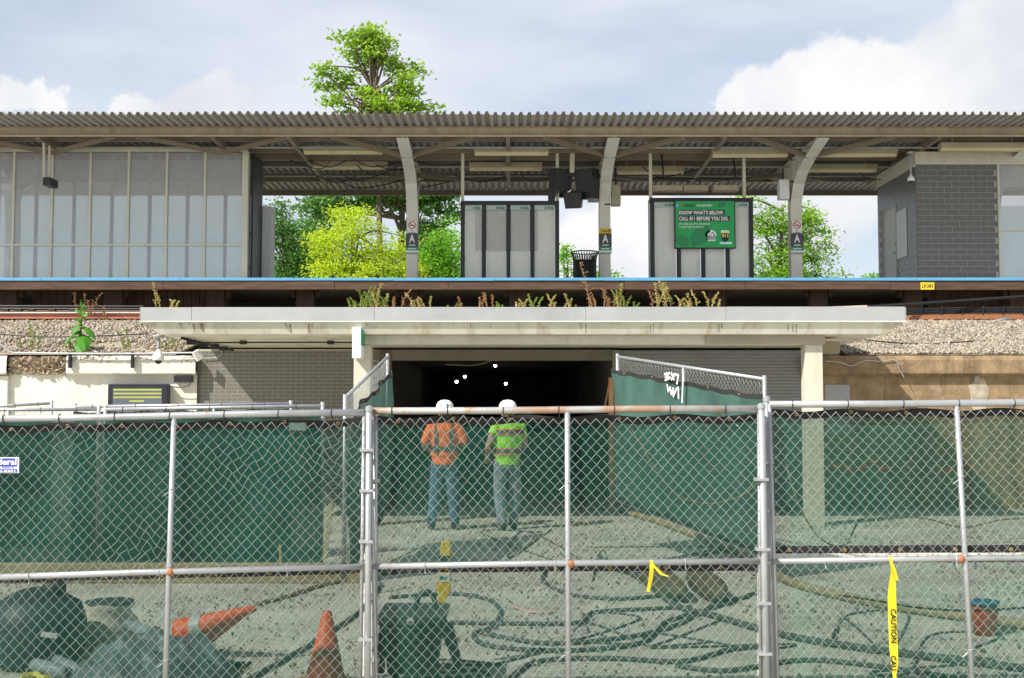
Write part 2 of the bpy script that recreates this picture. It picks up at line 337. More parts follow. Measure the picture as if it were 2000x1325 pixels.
# ballast: loose stones nobody could count
ico = [(-.526,0,.851),(.526,0,.851),(-.526,0,-.851),(.526,0,-.851),(0,.851,.526),(0,.851,-.526),(0,-.851,.526),(0,-.851,-.526),(.851,.526,0),(-.851,.526,0),(.851,-.526,0),(-.851,-.526,0)]
icf = [(0,1,4),(0,4,9),(9,4,5),(4,8,5),(4,1,8),(8,1,10),(8,10,3),(5,8,3),(5,3,2),(2,3,7),(7,3,10),(7,10,6),(7,6,11),(11,6,0),(0,6,1),(6,10,1),(9,11,0),(9,2,11),(9,5,2),(7,11,2)]
def ballast(name, label, x0, x1, y0, y1, n, seed, size=(.022,.05), dens=None, flat=False, m=None):
    rg = np.random.default_rng(seed); V = np.array(ico)
    xs = rg.uniform(x0, x1, n); ys = rg.uniform(y0, y1, n)
    if dens is not None:
        keep = dens(xs, ys, rg.uniform(0, 1, n)); xs, ys = xs[keep], ys[keep]; n = len(xs)
    zs = 2.70+(np.clip(ys, YW, 24.6)-YW)/(24.6-YW)*.90
    if flat: zs = zs*0
    s = rg.uniform(size[0], size[1], (n,1,1))*rg.uniform(.6, 1.25, (n,1,3)); a = rg.uniform(0, 6.283, n); t = rg.uniform(-.6, .6, n)
    P = V[None]*s*(1+rg.uniform(-.18, .18, (n,12,1)))
    ca, sa, ct, st = np.cos(a)[:,None], np.sin(a)[:,None], np.cos(t)[:,None], np.sin(t)[:,None]
    x = P[...,0]*ca-P[...,1]*sa; y = P[...,0]*sa+P[...,1]*ca; z = P[...,2]
    y, z = y*ct-z*st, y*st+z*ct
    o0 = Vector(((x0+x1)/2, (y0+y1)/2, 0 if flat else 2.7))
    Q = np.stack([x+xs[:,None]-o0.x, y+ys[:,None]-o0.y, z+zs[:,None]+.01+rg.uniform(0, .02, (n,1))-o0.z], -1).reshape(-1, 3)
    Fc = (np.array(icf)[None]+12*np.arange(n)[:,None,None]).reshape(-1, 3)
    me = bpy.data.meshes.new(name); me.vertices.add(len(Q)); me.vertices.foreach_set('co', Q.ravel())
    me.loops.add(Fc.size); me.loops.foreach_set('vertex_index', Fc.ravel().astype(np.int32))
    me.polygons.add(len(Fc)); me.polygons.foreach_set('loop_start', np.arange(0, Fc.size, 3, dtype=np.int32)); me.update(calc_edges=True)
    me.materials.append(m or STONE); o = bpy.data.objects.new(name, me); col.objects.link(o); o.location = o0; W[o] = o0
    return tag(o, label, 'gravel', kind='stuff')
ballast('ballast', 'pale ballast stones heaped on the slope above the brown concrete wall', 5.3, 13.2, YW+.15, 25.4, 26000, 1, (.014,.036))
ballast('ballast', 'pale ballast stones mixed with dirt above the white painted wall', -13.5, -4.6, YW+.2, 25.4, 22000, 2, (.013,.036),
        dens=lambda x, y, r: r < np.where(y < 21.9, .35+.3*np.sin(x*2.1+y*3), .95))

ballast('gravel_litter', 'fine gravel and crumbs strewn over the work site ground', -6, 7, 7.3, 19, 26000, 3, (.006,.016), dens=lambda x, y, r: r < (.35+.5*np.sin(x*1.7+np.sin(y*.9)*2)*np.cos(y*1.3+x*.6))*14/(y+4), flat=True, m=leafmat('site_gravel', (.13,.115,.085), (.46,.43,.36), 0))
# retaining walls
rw = thing('retaining_wall', 'bare brown stained concrete retaining wall below the ballast slope', 'wall', (9.5, YW, 0))
xr = X(1604, YW)
MB().box(xr, 16, YW, YW+.4, 0, 2.36).build('wall_body', CONC, rw)
cp = MB()
poly = [(YW-.13,2.38),(YW-.13,2.62),(YW-.09,2.70),(YW+.4,2.72),(YW+.4,2.34),(YW-.03,2.34)]
cp.prism([(xr-.3,y,z) for y, z in poly], (16.3-xr,0,0)); cp.build('coping', CONC, rw, bevel=.015)
MB().box(X(1612,YW), X(1660,YW), YW-.006, YW, 1.3, Z(752,YW)).build('grey_patch', mat('grey_cement_patch', (.33,.33,.34), .85, var=.06), rw)
pm = MB(); cpt = at(1912, 772, YW-.004); n = 14
pm.add([cpt+Vector((.17*math.cos(t*6.283/n)*(1+.25*math.sin(t*2.3)), 0, .34*math.sin(t*6.283/n)*(1+.2*math.cos(t*3.1)))) for t in range(n)], [tuple(range(n))])
pm.build('lime_bloom', mat('white_lime', (.36,.31,.24), .9, var=.35, scale=7), rw)

lw = thing('retaining_wall', 'white painted retaining wall with a crumbling top ledge', 'wall', (-9, YW, 0))
xl = X(384, YW)
def wallface(u, v):
    x = -16+(xl+16)*u; z = 2.42*v
    return (x, YW+.02*math.sin(x*7)*math.sin(z*5)*.4, z)
MB().grid(wallface, 60, 12).build('wall_body', PAINTW, lw, smooth=True)
def ledge(mb, xa, xb, rough, seed, z0=2.37, z1=2.70, out=.12):
    r = random.Random(seed); nu = max(4, int((xb-xa)/.035)); nv = 10
    off = [[r.uniform(-1, 1)*rough for _ in range(nu+1)] for _ in range(nv+3)]
    def fn(u, v):
        i = int(round(u*nu)); j = int(round(v*(nv+2)))
        if j == 0: return (xa+(xb-xa)*u, YW+.02, z0-.01)
        if j == nv+2: return (xa+(xb-xa)*u, YW+.3, z1)
        zz = z0+(z1-z0)*(j-1)/nv
        edge = .04 if j == nv+1 else 0
        return (xa+(xb-xa)*u, YW-out+abs(off[j][i])+edge, zz+off[j][i]*.3-(abs(off[j][i])*.8 if j > nv-2 else 0))
    mb.grid(fn, nu, nv+2); return mb
ledge(MB(), X(132,YW), xl, .012, 1).build('ledge', PAINTW, lw, smooth=True)
ledge(MB(), X(18,YW), X(132,YW), .10, 2, out=.10).build('crumbled_ledge', RUBBLE, lw)
ledge(MB(), -16, X(18,YW), .015, 3, out=.16).build('ledge', PAINTW, lw, smooth=True)
for k, (a, b) in enumerate(((140,205),(198,232),(268,300),(352,384))):
    ledge(MB(), X(a,YW), X(b,YW), .05, 10+k, z0=2.60-.03*(k%2), out=.128).build('spalled_patch', RUBBLE, lw)
MB().box(-16, X(18,YW), YW-.08, YW+.3, 0, 2.34).build('pilaster', PAINTW, lw, bevel=.01)

# ------------------------------------------------------------------ station entrance
YF = 17.3; YB = 20.5                       # canopy front and the back wall of the porch
xa, xb = X(272, YF), X(1771, YF)
zt, zm = Z(601, YF), Z(627, YF); zs0 = 2.90; zs1 = 2.80
en = thing('station_entrance', 'cream porch with flat overhanging roof, brick side wall and dark passage under the tracks', 'building', (0, 19, 0))
fl = MB(); n = 7
seams = [xa, X(372,YF), X(730,YF), X(1145,YF), X(1420,YF), xb]
for i in range(len(seams)-1):
    s = MB().box(seams[i]+.002, seams[i+1]-.002, YF-.012, YF, zm, zt+.003*i)
    s.build('roof_flashing', FLASH, en, bevel=.004)
MB().box(xa-.012, xa-.001, YF-.01, 23.6, zm, zt).build('roof_flashing', FLASH, en); MB().box(xb+.001, xb+.012, YF-.01, 23.6, zm, zt).build('roof_flashing', FLASH, en)
slab = MB(); c = .27; I = .0
a0 = [(xa,YF+.002,zm),(xb,YF+.002,zm),(xb,23.6,zm),(xa,23.6,zm)]
b0 = [(xa+c,YF+.07,zs0),(xb-c,YF+.07,zs0),(xb-c,23.6,zs1),(xa+c,23.6,zs1)]
slab.add(a0+b0+[(p[0],p[1],zt-.02) for p in a0], [(0,1,5,4),(1,2,6,5),(3,0,4,7),(4,5,6,7),(8,9,10,11),(0,8,9,1),(1,9,10,2),(3,11,8,0)])
slab.build('canopy_slab', mat('cream_stained_concrete', (.58,.56,.46), .7, var=.12, streak=((.33,.27,.16), .8, 3.5)), en)
MB().box(xa-.012, xb+.012, YF-.02, YF-.001, zm-.018, zm-.001).build('drip_edge', mat('pale_metal_edge', (.7,.7,.62), .4, var=.05), en)
# stains that run down the fascia
st = MB(); r = random.Random(4)
for px0, px1, k in ((340,400,16),(286,300,4),(556,572,6),(598,612,5),(715,735,3),(880,960,4),(1130,1165,4),(1270,1300,4),(1395,1410,3),(1530,1560,4)):
    for i in range(k):
        px = r.uniform(px0, px1); t = r.uniform(.25, .95); w = r.uniform(.004, .016)
        p = at(px, 629, YF); f0 = Vector((p.x, YF-.002, zm-.02)); f1 = Vector((p.x, YF+.07*t-.004, zm-(zm-zs0)*t-.003))
        f0.y += .012
        st.add([f0-Vector((w/2,0,0)), f0+Vector((w/2,0,0)), f1+Vector((w/3,0,0)), f1-Vector((w/3,0,0))], [(0,1,2,3)])
st.build('run_off_stain', mat('dark_water_stain', (.20,.16,.10), .8, var=.5, scale=6), en, kind='stuff')
# lintel, columns
yl = YF+.22
xL0, xL1 = X(722, yl), X(1611, yl)
MB().box(X(690,yl), xL1, yl, yl+.3, Z(673,yl), zs0-.004).build('lintel', CREAM, en, bevel=.006)
MB().box(X(1379,yl), X(1612,yl), yl-.05, yl-.002, Z(672,yl), Z(652,yl)).build('beam_casing', mat('taupe_casing', (.34,.30,.23), .6, var=.12), en, bevel=.004)
for a, b in ((690,723),(1575,1609)):
    MB().box(X(a,yl), X(b,yl), yl+.02, yl+.30, 0, Z(673,yl)-.002).build('column', CREAM, en, bevel=.008)
MB().box(X(1609,yl)+.02, X(1655,yl), yl+.35, yl+.75, Z(690,yl+.35), Z(667,yl+.35)).build('soffit_box', mat('olive_box', (.26,.23,.14), .6, var=.1), en, bevel=.005)
# brick wall: each brick in view is its own piece
bw = MB().box(X(384,YB), X(740,YB), YB-.0125, YB+.3, 0, 2.82).build('brick_wall', MORTAR, en)
bl, bh = .2075, .0640
def brick_mesh(l, h, d, m, bev=.003):
    mb = MB().box(-l/2, l/2, -d/2, d/2, -h/2, h/2); me = bpy.data.meshes.new('brick'); me.from_pydata(mb.v, [], mb.f); me.materials.append(m); return me
bmF = brick_mesh(bl-.0085, bh-.0085, .03, BRICK); bmH = brick_mesh(bl/2-.0085, bh-.0085, .03, BRICK)
x0 = X(384,YB); ncol = int((X(722,YB)-x0)/bl)+1; rest = MB(); cnt = 0
for j in range(43):
    zc = 2.79-bh*(j+.5); off = bl/2 if j % 2 else 0
    if zc < .03: break
    if off:
        if j < 17: piece('brick', bmH, (x0+bl/4, YB, zc), bw)
        else: rest.box(x0+.004, x0+bl/2-.004, YB-.015, YB+.012, zc-bh/2+.004, zc+bh/2-.004)
    for i in range(ncol):
        xc = x0+off+bl*(i+.5); dy = RND.uniform(-.0015, .0015)
        if j < 17: piece('brick', bmF, (xc, YB+dy, zc), bw); cnt += 1
        else: rest.box(xc-bl/2+.004, xc+bl/2-.004, YB-.015+dy, YB+.012, zc-bh/2+.004, zc+bh/2-.004)
rest.build('brick', BRICK, bw, kind='stuff')
# roller shutter and the passage
sh = MB(); xs0, xs1 = X(1196,YB), X(1640,YB)
k = 0; z = 0
while z < 2.78:
    sh.prism([(xs0,YB,z),(xs0,YB-.007,z+.006),(xs0,YB-.007,z+.05),(xs0,YB,z+.056)], (xs1-xs0,0,0)); z += .058
sh.box(xs0, xs1, YB+.002, YB+.05, 0, 2.8); sh.build('roller_shutter', SHUT, en)
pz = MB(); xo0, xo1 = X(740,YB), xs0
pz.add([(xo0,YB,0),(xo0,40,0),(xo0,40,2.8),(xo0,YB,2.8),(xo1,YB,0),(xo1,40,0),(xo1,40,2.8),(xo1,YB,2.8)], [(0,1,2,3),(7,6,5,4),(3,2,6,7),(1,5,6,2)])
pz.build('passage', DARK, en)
MB().box(xo0-.12, xo1, YB-.04, YB+.2, 2.62, 2.81).build('passage_lintel', mat('olive_grey_paint', (.16,.15,.11), .7, var=.15), en)
MB().box(xo1, xo1+.14, YB-.09, YB, 0, 2.8).build('shutter_guide', mat('dull_olive', (.2,.19,.15), .6), en)
MB().box(X(722,yl)+.02, X(742,YB), YB-.06, YB+.012, 0, 2.79).build('passage_jamb', mat('brown_jamb', (.12,.09,.06), .8), en)
# soffit conduit
cd = MB(); zc = 2.80
cd.tube(spline([(X(385,19),18.6,2.83),(-4.3,18.4,2.83),(-2.7,18.4,2.83),(-2.5,18.5,2.82),(-2.36,18.8,2.80)]), .014, 6)
cd.tube(spline([(xa+.45,17.9,2.87),(-5.05,18.8,2.84),(-4.95,20.4,2.80)]), .022, 6)
for q in (-4.3,-2.9): cd.box(q-.05, q+.05, 18.36, 18.46, 2.80, 2.86)
for q in (18.1,18.8,19.5,20.1): cd.box(-5.12, -4.98, q, q+.08, 2.78, 2.86)
cd.build('conduit', BLACK, en)
# lamps strung in the passage
LB = emit('lit_bulb', (1.0,.93,.78), 30)
for k, (px, py, d) in enumerate(((967,715,21.5),(908,736,26),(892,746,29),(988,750,30),(1145,757,33))):
    p = at(px, py, d); s = d/21.5
    b = thing('hanging_bulb', ('lit bulb hanging first on the cable inside the dark passage','lit bulb hanging second in the dark passage, up left of its neighbour','lit bulb lowest of the left pair deep in the passage','lit bulb behind the first bulb on the cable','lit bulb alone by the shutter side of the passage')[k], 'lamp', p, 'bulbs strung in the dark passage')
    MB().ball(p, .028*s, 12, 8, (1,1,.8)).build('bulb', LB, b, smooth=True)
    MB().lathe(p+Vector((0,0,.02*s)), [(.05*s,0),(.03*s,.04*s),(.02*s,.09*s)], 12).build('socket', BLACK, b, smooth=True)
    MB().tube([p+Vector((0,0,.05)), (p.x, p.y, 2.8)], .005, 4).build('cord', BLACK, b)
cb = MB().tube(spline([at(870,712,21.4), at(930,713,21.4), at(985,695,21.2), at(1020,678,20.9), at(1080,690,20.9), at(1140,693,20.9), at(1195,688,20.9)]), .009, 5)
tag(cb.build('power_cable', mat('tan_cable', (.33,.26,.13), .7)), 'thin tan cable swagging across the top of the dark passage', 'cable')

# things on the entrance
sg = thing('projecting_sign', 'white box sign with green face projecting from the cream column', 'sign', at(697,700,yl-.2))
p = at(689,640,yl-.3); q = at(708,700,yl-.3)
MB().box(p.x, q.x-.02, yl-.35, yl+.02, q.z, p.z).build('sign_box', WHITE, sg, bevel=.006)
MB().box(q.x-.02, q.x-.008, yl-.34, yl+.01, q.z+.2, p.z-.03).build('sign_face', GREEN, sg)
MB().box(q.x-.02, q.x-.009, yl-.34, yl+.01, q.z+.02, q.z+.19).build('sign_face', WHITE, sg)
def dome_camera(name, label, top, drop, r=.1):
    c = thing(name, label, 'camera', top-Vector((0,0,drop)))
    MB().lathe(top, [(.07,-.05),(.09,-.02),(.09,0)], 14).build('mount', GREYB, c, smooth=True)
    MB().tube([top, top-Vector((0,0,drop-.1))], .022, 10).build('stem', GREYB, c, smooth=True)
    b = top-Vector((0,0,drop)); MB().lathe(b, [(r*.95,.0),(r,.03),(r,.08),(r*.5,.12),(.03,.17)], 18).build('housing', WHITE, c, smooth=True)
    MB().ball(b, r*.66, 14, 8).build('dome', BLACK, c, smooth=True)
dome_camera('security_camera', 'white dome security camera on a pole under the entrance roof corner', at(310,655,17.9), at(310,655,17.9).z-at(310,702,17.9).z+.02, .087)
pr = thing('handrail', 'thin pipe rail on black brackets along the white wall ledge', 'rail', at(200,690,YW-.2))
MB().tube(spline([at(-40,645,YW-.2), at(0,672,YW-.2), at(22,688,YW-.2), at(60,690,YW-.2), at(250,691,YW-.2), at(390,689,YW-.2)]), .016, 8).build('pipe', GALV, pr, smooth=True)
for px in (136,258):
    a = at(px,687,YW-.2); b = at(px,719,YW-.2); MB().box(a.x-.02, a.x+.02, YW-.21, YW-.13, b.z, a.z).build('bracket', BLACK, pr)
ld = thing('message_sign', 'black electronic message board with dull yellow-green rows on white wall', 'sign', at(267,806,YW))
a = at(211,750,YW-.2); b = at(326,812,YW-.2)
MB().box(a.x, b.x, YW-.2, YW-.02, b.z, a.z).build('housing', mat('black_blue_case', (.018,.02,.028), .4), ld, bevel=.008)
MB().box(a.x+.09, b.x-.09, YW-.205, YW-.2, b.z+.05, a.z-.075).build('screen', mat('dim_screen', (.10,.12,.15), .2), ld)
for k in range(4):
    z = a.z-.09-.066*k; xa2 = a.x+.1+(.28 if k == 3 else 0); xb2 = b.x-.1-(.30 if k == 3 else 0)
    MB().box(xa2, xb2, YW-.209, YW-.2055, z-.03, z).build('display_row', mat('olive_led', (.36,.38,.08), .5, var=.1), ld)
jb = thing('junction_box', 'small black box with conduit on the white wall beside the brick', 'box', at(358,745,YW))
a = at(340,734,YW-.1); b = at(375,747,YW-.1)
MB().box(a.x, b.x, YW-.12, YW-.01, b.z, a.z).build('case', BLACK, jb, bevel=.005)
MB().tube(spline([at(354,735,YW-.06), at(355,712,YW-.06), at(360,700,YW-.06), at(384,697,YW-.06)]), .012, 6).build('conduit', GALV, jb, smooth=True)
MB().tube(spline([at(371,745,YW-.13), at(370,752,YW-.13), at(352,757,YW-.13), at(327,754,YW-.13)]), .009, 6).build('cable', BLACK, jb, smooth=True)
fx = thing('flood_light', 'pale wedge shaped lamp fixed at the top corner of brick wall', 'lamp', at(388,705,YB-.3))
MB().bar(at(381,686,YB-.3), at(391,703,YB-.25), .09, .12).build('lamp_body', WHITE, fx, bevel=.005)
MB().tube(spline([at(396,700,YB-.05), at(420,699,YB-.05), at(433,692,YB-.05), at(431,682,YB-.05)]), .01, 6).build('conduit', GALV, fx, smooth=True)
lc = MB().tube(spline([at(1612,705,YW-.16), at(1640,708,YW-.16), at(1652,712,YW-.16), at(1665,715,YW-.17), at(1690,705,YW-.16), at(1720,706,YW-.16), at(1748,704,YW-.16), at(1757,722,YW-.16), at(1766,738,YW-.16)]), .009, 6)
tag(lc.build('loose_cable', GALV, smooth=True), 'loose grey wire drooping over the brown concrete coping', 'cable')

# ------------------------------------------------------------------ tracks
tr = thing('near_track', 'rusty rails on ties running along the embankment below platform', 'track', (0,26.3,3.6))
for y in (25.6, 27.04):
    MB().prism([(-40,y-.035,3.93),(-40,y+.035,3.93),(-40,y+.035,3.89),(-40,y+.012,3.87),(-40,y+.012,3.80),(-40,y+.07,3.78),(-40,y-.07,3.78),(-40,y-.012,3.80),(-40,y-.012,3.87),(-40,y-.035,3.89)], (80,0,0)).build('rail', RUST, tr)
tie = brick_mesh(.2, .16, 2.5, TIMBERD)
for i in range(50): piece('tie', tie, (-14.7+i*.6, 26.3, 3.69), tr)
th = thing('power_rail', 'power rail with a red and white cover board at trackside', 'rail', (-9,24.9,3.6))
MB().box(-20, X(300,24.9), 24.85, 25.05, 3.69, 3.80).build('cover_board', mat('faded_red_board', (.45,.17,.11), .7, var=.2), th)
MB().box(-20, X(300,24.9), 24.80, 25.10, 3.803, 3.83).build('board_top', mat('bleached_board', (.66,.58,.52), .8, var=.12), th)
for i in range(6): MB().box(-16+i*1.7, -15.9+i*1.7, 24.9, 25.0, 3.58, 3.69).build('insulator', BLACK, th)
t2 = thing('power_rail', 'bare rust red conductor rail above the brown concrete wall', 'rail', (11,24.9,3.6))
MB().box(X(1700,24.9), 20, 24.87, 24.97, 3.68, 3.76).build('rail', RUST, t2)
for i in range(4): MB().box(9+i*1.6, 9.12+i*1.6, 24.85, 25.0, 3.58, 3.68).build('insulator', RUST, t2)
cbk = thing('trackside_cables', 'bundle of black cables on clips running beside the track', 'cable', (9,25.2,3.8))
for k in range(4):
    y0 = 603+k*3.2
    MB().tube(spline([at(1600,y0+2,25.2), at(1750,y0+2,25.2), at(1880,y0-1,25.2), at(2060,y0-2,25.2)]), .022, 6).build('cable', BLACK, cbk, smooth=True)
for px in range(1800, 2010, 40): MB().bar(at(px,598,25.15), at(px,616,25.15), .02, .03).build('clip', BLACK, cbk)
cbl = thing('trackside_cables', 'grey and black cables on low stands above the white wall', 'cable', (-8,25.3,3.8))
for k in range(3): MB().tube([at(-60,598+k*5,25.3), at(280,599+k*5,25.3)], .02, 6).build('cable', BLACK, cbl)
for px in (20,45,70,110,150): MB().box(at(px,0,25.3).x, at(px,0,25.3).x+.14, 25.25, 25.35, 3.6, Z(604,25.3)).build('stand', TIMBERD, cbl)
pp = thing('fallen_board', 'pinkish white board joined to a black pole lying over the track', 'board', at(1615,603,24.4))
MB().bar(at(1540,606,24.2), at(1692,600,24.4), .1, .07).build('board', mat('pink_board', (.62,.48,.42), .7), pp)
MB().tube([at(1692,600,24.4), at(1850,590,25), at(2040,577,25.4)], .035, 8).build('pole', BLACK, pp)
tag(MB().tube([at(1935,632,24.5), at(1968,623,24.7)], .05, 10).build('pipe_offcut', GALV, smooth=True), 'short grey pipe lying on the ballast', 'pipe')
tag(MB().tube(spline([at(1690,664,21.6), at(1740,669,21.5), at(1800,672,21.5), at(1900,667,21.6)]), .012, 5).build('thin_cable', BLACK), 'thin black cable lying across the pale ballast', 'cable')
tag(MB().tube(spline([at(-10,652,21.8), at(80,658,21.7), at(180,657,21.7), at(290,652,21.8)]), .012, 5).build('thin_cable', BLACK), 'thin dark cable lying on the dirt slope above the white wall', 'cable')

# ------------------------------------------------------------------ platform
YP = 28.0; ZP = Z(543, YP)
pf = thing('station_platform', 'raised timber platform with blue painted edge', 'platform', (0,32,3.6))
MB().box(-40, 40, YP+.02, 36.6, ZP-.16, ZP-.004).build('deck', mat('platform_concrete', (.34,.32,.29), .85, var=.2), pf)
r = random.Random(8); x = -17.0
while x < 17:
    w = r.uniform(2.2, 3.4); MB().box(x+.003, x+w-.003, YP-.03, YP+.6, ZP-.072+r.uniform(-.004,.004), ZP+r.uniform(-.004,.004)).build('blue_edge_strip', BLUE, pf, bevel=.006); x += w
x = -17.0
while x < 17:
    w = r.uniform(2.6, 4.4); MB().box(x+.004, x+w-.004, YP-.005+r.uniform(-.008,.008), YP+.12, ZP-.29+r.uniform(-.008,.008), ZP-.078).build('fascia_timber', TIMBER, pf, bevel=.008); x += w
for px in (15,220,420,595,800,1012,1200,1400,1600,1785,1990):
    xc = X(px, 28.6); MB().box(xc-.22, xc+.22, 28.45, 28.8, 3.55, ZP-.17).build('post', TIMBERD, pf, bevel=.015)
    for s in (-.3,.3): MB().box(xc+s-.05, xc+s+.05, 28.5, 28.7, ZP-.42, ZP-.17).build('cleat', TIMBERD, pf)
for a, b in ((60,440),(1815,2100)):
    x = X(a, 29)
    while x < X(b, 29): MB().box(x+.004, x+.19, 29, 29.03, 3.5, ZP-.17).build('skirt_board', TIMBERD, pf); x += .2
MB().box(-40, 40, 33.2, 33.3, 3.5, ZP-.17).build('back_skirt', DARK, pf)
lk = thing('number_plate', 'yellow plate reading LK383 on the platform edge timber', 'sign', at(1811,565,YP-.03))
a = at(1798,552,YP-.03); b = at(1825,566,YP-.03); MB().box(a.x, b.x, YP-.035, YP-.02, b.z, a.z).build('plate', YELLOW, lk)
t = MB(); text_into(t, 'LK383', (a.x+.03, YP-.0365, b.z+.045), (b.x-a.x-.06,0,0), (0,0,a.z-b.z-.09)); t.build('lettering', BLACK, lk)

# ------------------------------------------------------------------ platform canopy
YC = 30.8; YA = 27.9; YZ = 33.7; ZR = 8.62; YM = 31.87
cn = thing('platform_canopy', 'long flat corrugated steel platform canopy on cream columns', 'canopy', (0,YC,ZP))
def sheet_mesh():
    mb = MB(); pr = []
    for k in range(5):
        x = k*.2; pr += [(x,.0),(x+.05,0),(x+.085,.075),(x+.135,.075),(x+.17,0)]
    pr.append((1.0,0)); n = len(pr)
    vs = [(x-.5, y, z+dz) for dz in (0,.004) for y in (-5.18,5.18) for x, z in pr]
    fs = []
    for i in range(n-1):
        fs += [(i,n+i,n+i+1,i+1), (2*n+i,2*n+i+1,3*n+i+1,3*n+i), (i,i+1,2*n+i+1,2*n+i), (n+i,3*n+i,3*n+i+1,n+i+1)]
    mb.add(vs, fs); me = bpy.data.meshes.new('roof_sheet'); me.from_pydata(mb.v, [], mb.f); me.materials.append(SHEET); return me
sm = sheet_mesh(); r = random.Random(2)
for i in range(33):
    o = piece('roof_sheet', sm, (-16+i*1.0, YM+r.uniform(-.03,.03), ZR+.004*(i%2)), cn); o.rotation_euler.x = r.uniform(-.0012,.0012)
def channel(y, z0, z1, w, face):
    mb = MB(); t = .012; s = 1 if face < 0 else -1
    mb.box(-18, 18, y-.006, y+.006, z0, z1); mb.box(-18, 18, y, y+s*w, z0, z0+t); mb.box(-18, 18, y, y+s*w, z1-t, z1); return mb
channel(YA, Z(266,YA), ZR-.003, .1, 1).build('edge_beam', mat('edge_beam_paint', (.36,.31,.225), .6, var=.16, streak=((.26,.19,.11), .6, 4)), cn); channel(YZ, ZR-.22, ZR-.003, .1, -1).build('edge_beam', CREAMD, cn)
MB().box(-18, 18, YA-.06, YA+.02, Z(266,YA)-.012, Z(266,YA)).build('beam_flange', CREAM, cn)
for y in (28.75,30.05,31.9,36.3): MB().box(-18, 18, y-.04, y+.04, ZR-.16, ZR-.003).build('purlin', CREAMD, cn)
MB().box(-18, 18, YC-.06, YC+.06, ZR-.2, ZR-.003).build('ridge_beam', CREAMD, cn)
def hcolumn(x):
    c = MB(); path = [(YC,ZP),(YC,7.0),(YC-.08,7.35),(YC-.35,7.72),(YC-.85,7.98),(29.2,8.17),(YA+.1,8.37)]
    def arm(path, sgn):
        vs = []; fs = []
        n = len(path)
        for i, (y, z) in enumerate(path):
            y0, z0 = path[max(i-1,0)]; y1, z1 = path[min(i+1,n-1)]
            t = Vector((0,y1-y0,z1-z0)).normalized(); nn = Vector((0,-t.z,t.y))     # towards the front
            dpt = .3 if i < 3 else .3-.04*(i-2)
            base = Vector((x, (YC+sgn*(YC-y)*-1) if sgn < 0 else y, z))
            yy = y if sgn > 0 else 2*YC-y
            nn2 = Vector((0, nn.y*sgn, nn.z))
            for w, o in ((-.15,.0),(.15,.0),(.15,.02),(-.15,.02)): vs.append(Vector((x+w, yy, z))+nn2*(o-.01)*-1)
        for i in range(n-1):
            for k in range(4): fs.append((i*4+k, i*4+(k+1)%4, i*4+4+(k+1)%4, i*4+4+k))
        fs.append((0,1,2,3)); fs.append(tuple((n-1)*4+k for k in (3,2,1,0)))
        return vs, fs
    vs, fs = arm(path, 1); c.add(vs, fs); vs, fs = arm([(y+ .0, z) for y, z in path], -1); c.add([v+Vector((0,.3 if v.z < 7.2 else .15,0)) for v in vs], fs)
    # web
    c.box(x-.012, x+.012, YC+.0, YC+.29, ZP, 7.9); c.prism([(x-.012,YC+.1,7.2),(x-.012,YC-.3,7.72),(x-.012,YC-.9,8.0),(x-.012,YA+.1,8.4),(x-.012,YA+.1,8.55),(x-.012,YC+.1,8.55)], (.024,0,0))
    c.prism([(x-.012,YC+.2,7.2),(x-.012,YC+.2,8.55),(x-.012,YZ-.1,8.55),(x-.012,YZ-.1,8.4),(x-.012,YC+.8,8.0)], (.024,0,0))
    c.box(x-.1, x+.1, YA+.1, YZ-.1, 8.43, 8.455)
    return c.build('column', COLM, cn)
COLX = [-8.15-5.35, X(803,YC), X(1183,YC), X(1560,YC), X(1560,YC)+5.35]
for x in COLX: hcolumn(x)
for x in COLX[1:4]:
    for s in (-1,1):
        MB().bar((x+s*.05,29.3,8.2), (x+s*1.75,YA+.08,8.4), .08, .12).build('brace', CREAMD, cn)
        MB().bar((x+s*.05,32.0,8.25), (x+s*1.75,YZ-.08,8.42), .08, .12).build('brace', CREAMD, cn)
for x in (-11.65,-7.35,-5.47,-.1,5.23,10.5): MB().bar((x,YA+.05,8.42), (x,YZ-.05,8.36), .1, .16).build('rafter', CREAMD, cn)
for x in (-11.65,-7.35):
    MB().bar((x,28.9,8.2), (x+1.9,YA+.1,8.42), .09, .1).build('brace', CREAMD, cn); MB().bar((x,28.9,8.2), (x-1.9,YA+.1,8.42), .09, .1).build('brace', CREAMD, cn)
for y, z in ((29.0,8.36),(31.4,8.36),(32.7,8.36)): MB().tube([(-16,y,z),(16,y,z)], .025, 6).build('conduit', GREYB, cn)
r = random.Random(12)
for k in range(16):
    x = r.uniform(-6,10); y = r.uniform(29.2,33); MB().tube(spline([(x,y,8.3),(x+r.uniform(.3,.9),y+.3,8.15+r.uniform(-.1,.1)),(x+r.uniform(1,1.8),y+r.uniform(-.5,.5),8.3)]), .015, 5).build('cable', BLACK, cn)
MB().tube([(X(1883,30), 30, 8.7),(X(1883,30), 30, 9.0)], .03, 8).build('vent_pipe', GREYB, cn); MB().lathe((X(1883,30), 30, 9.0), [(.05,0),(.07,.03),(.07,.1),(.02,.13)], 10).build('vent_cap', GREYB, cn)

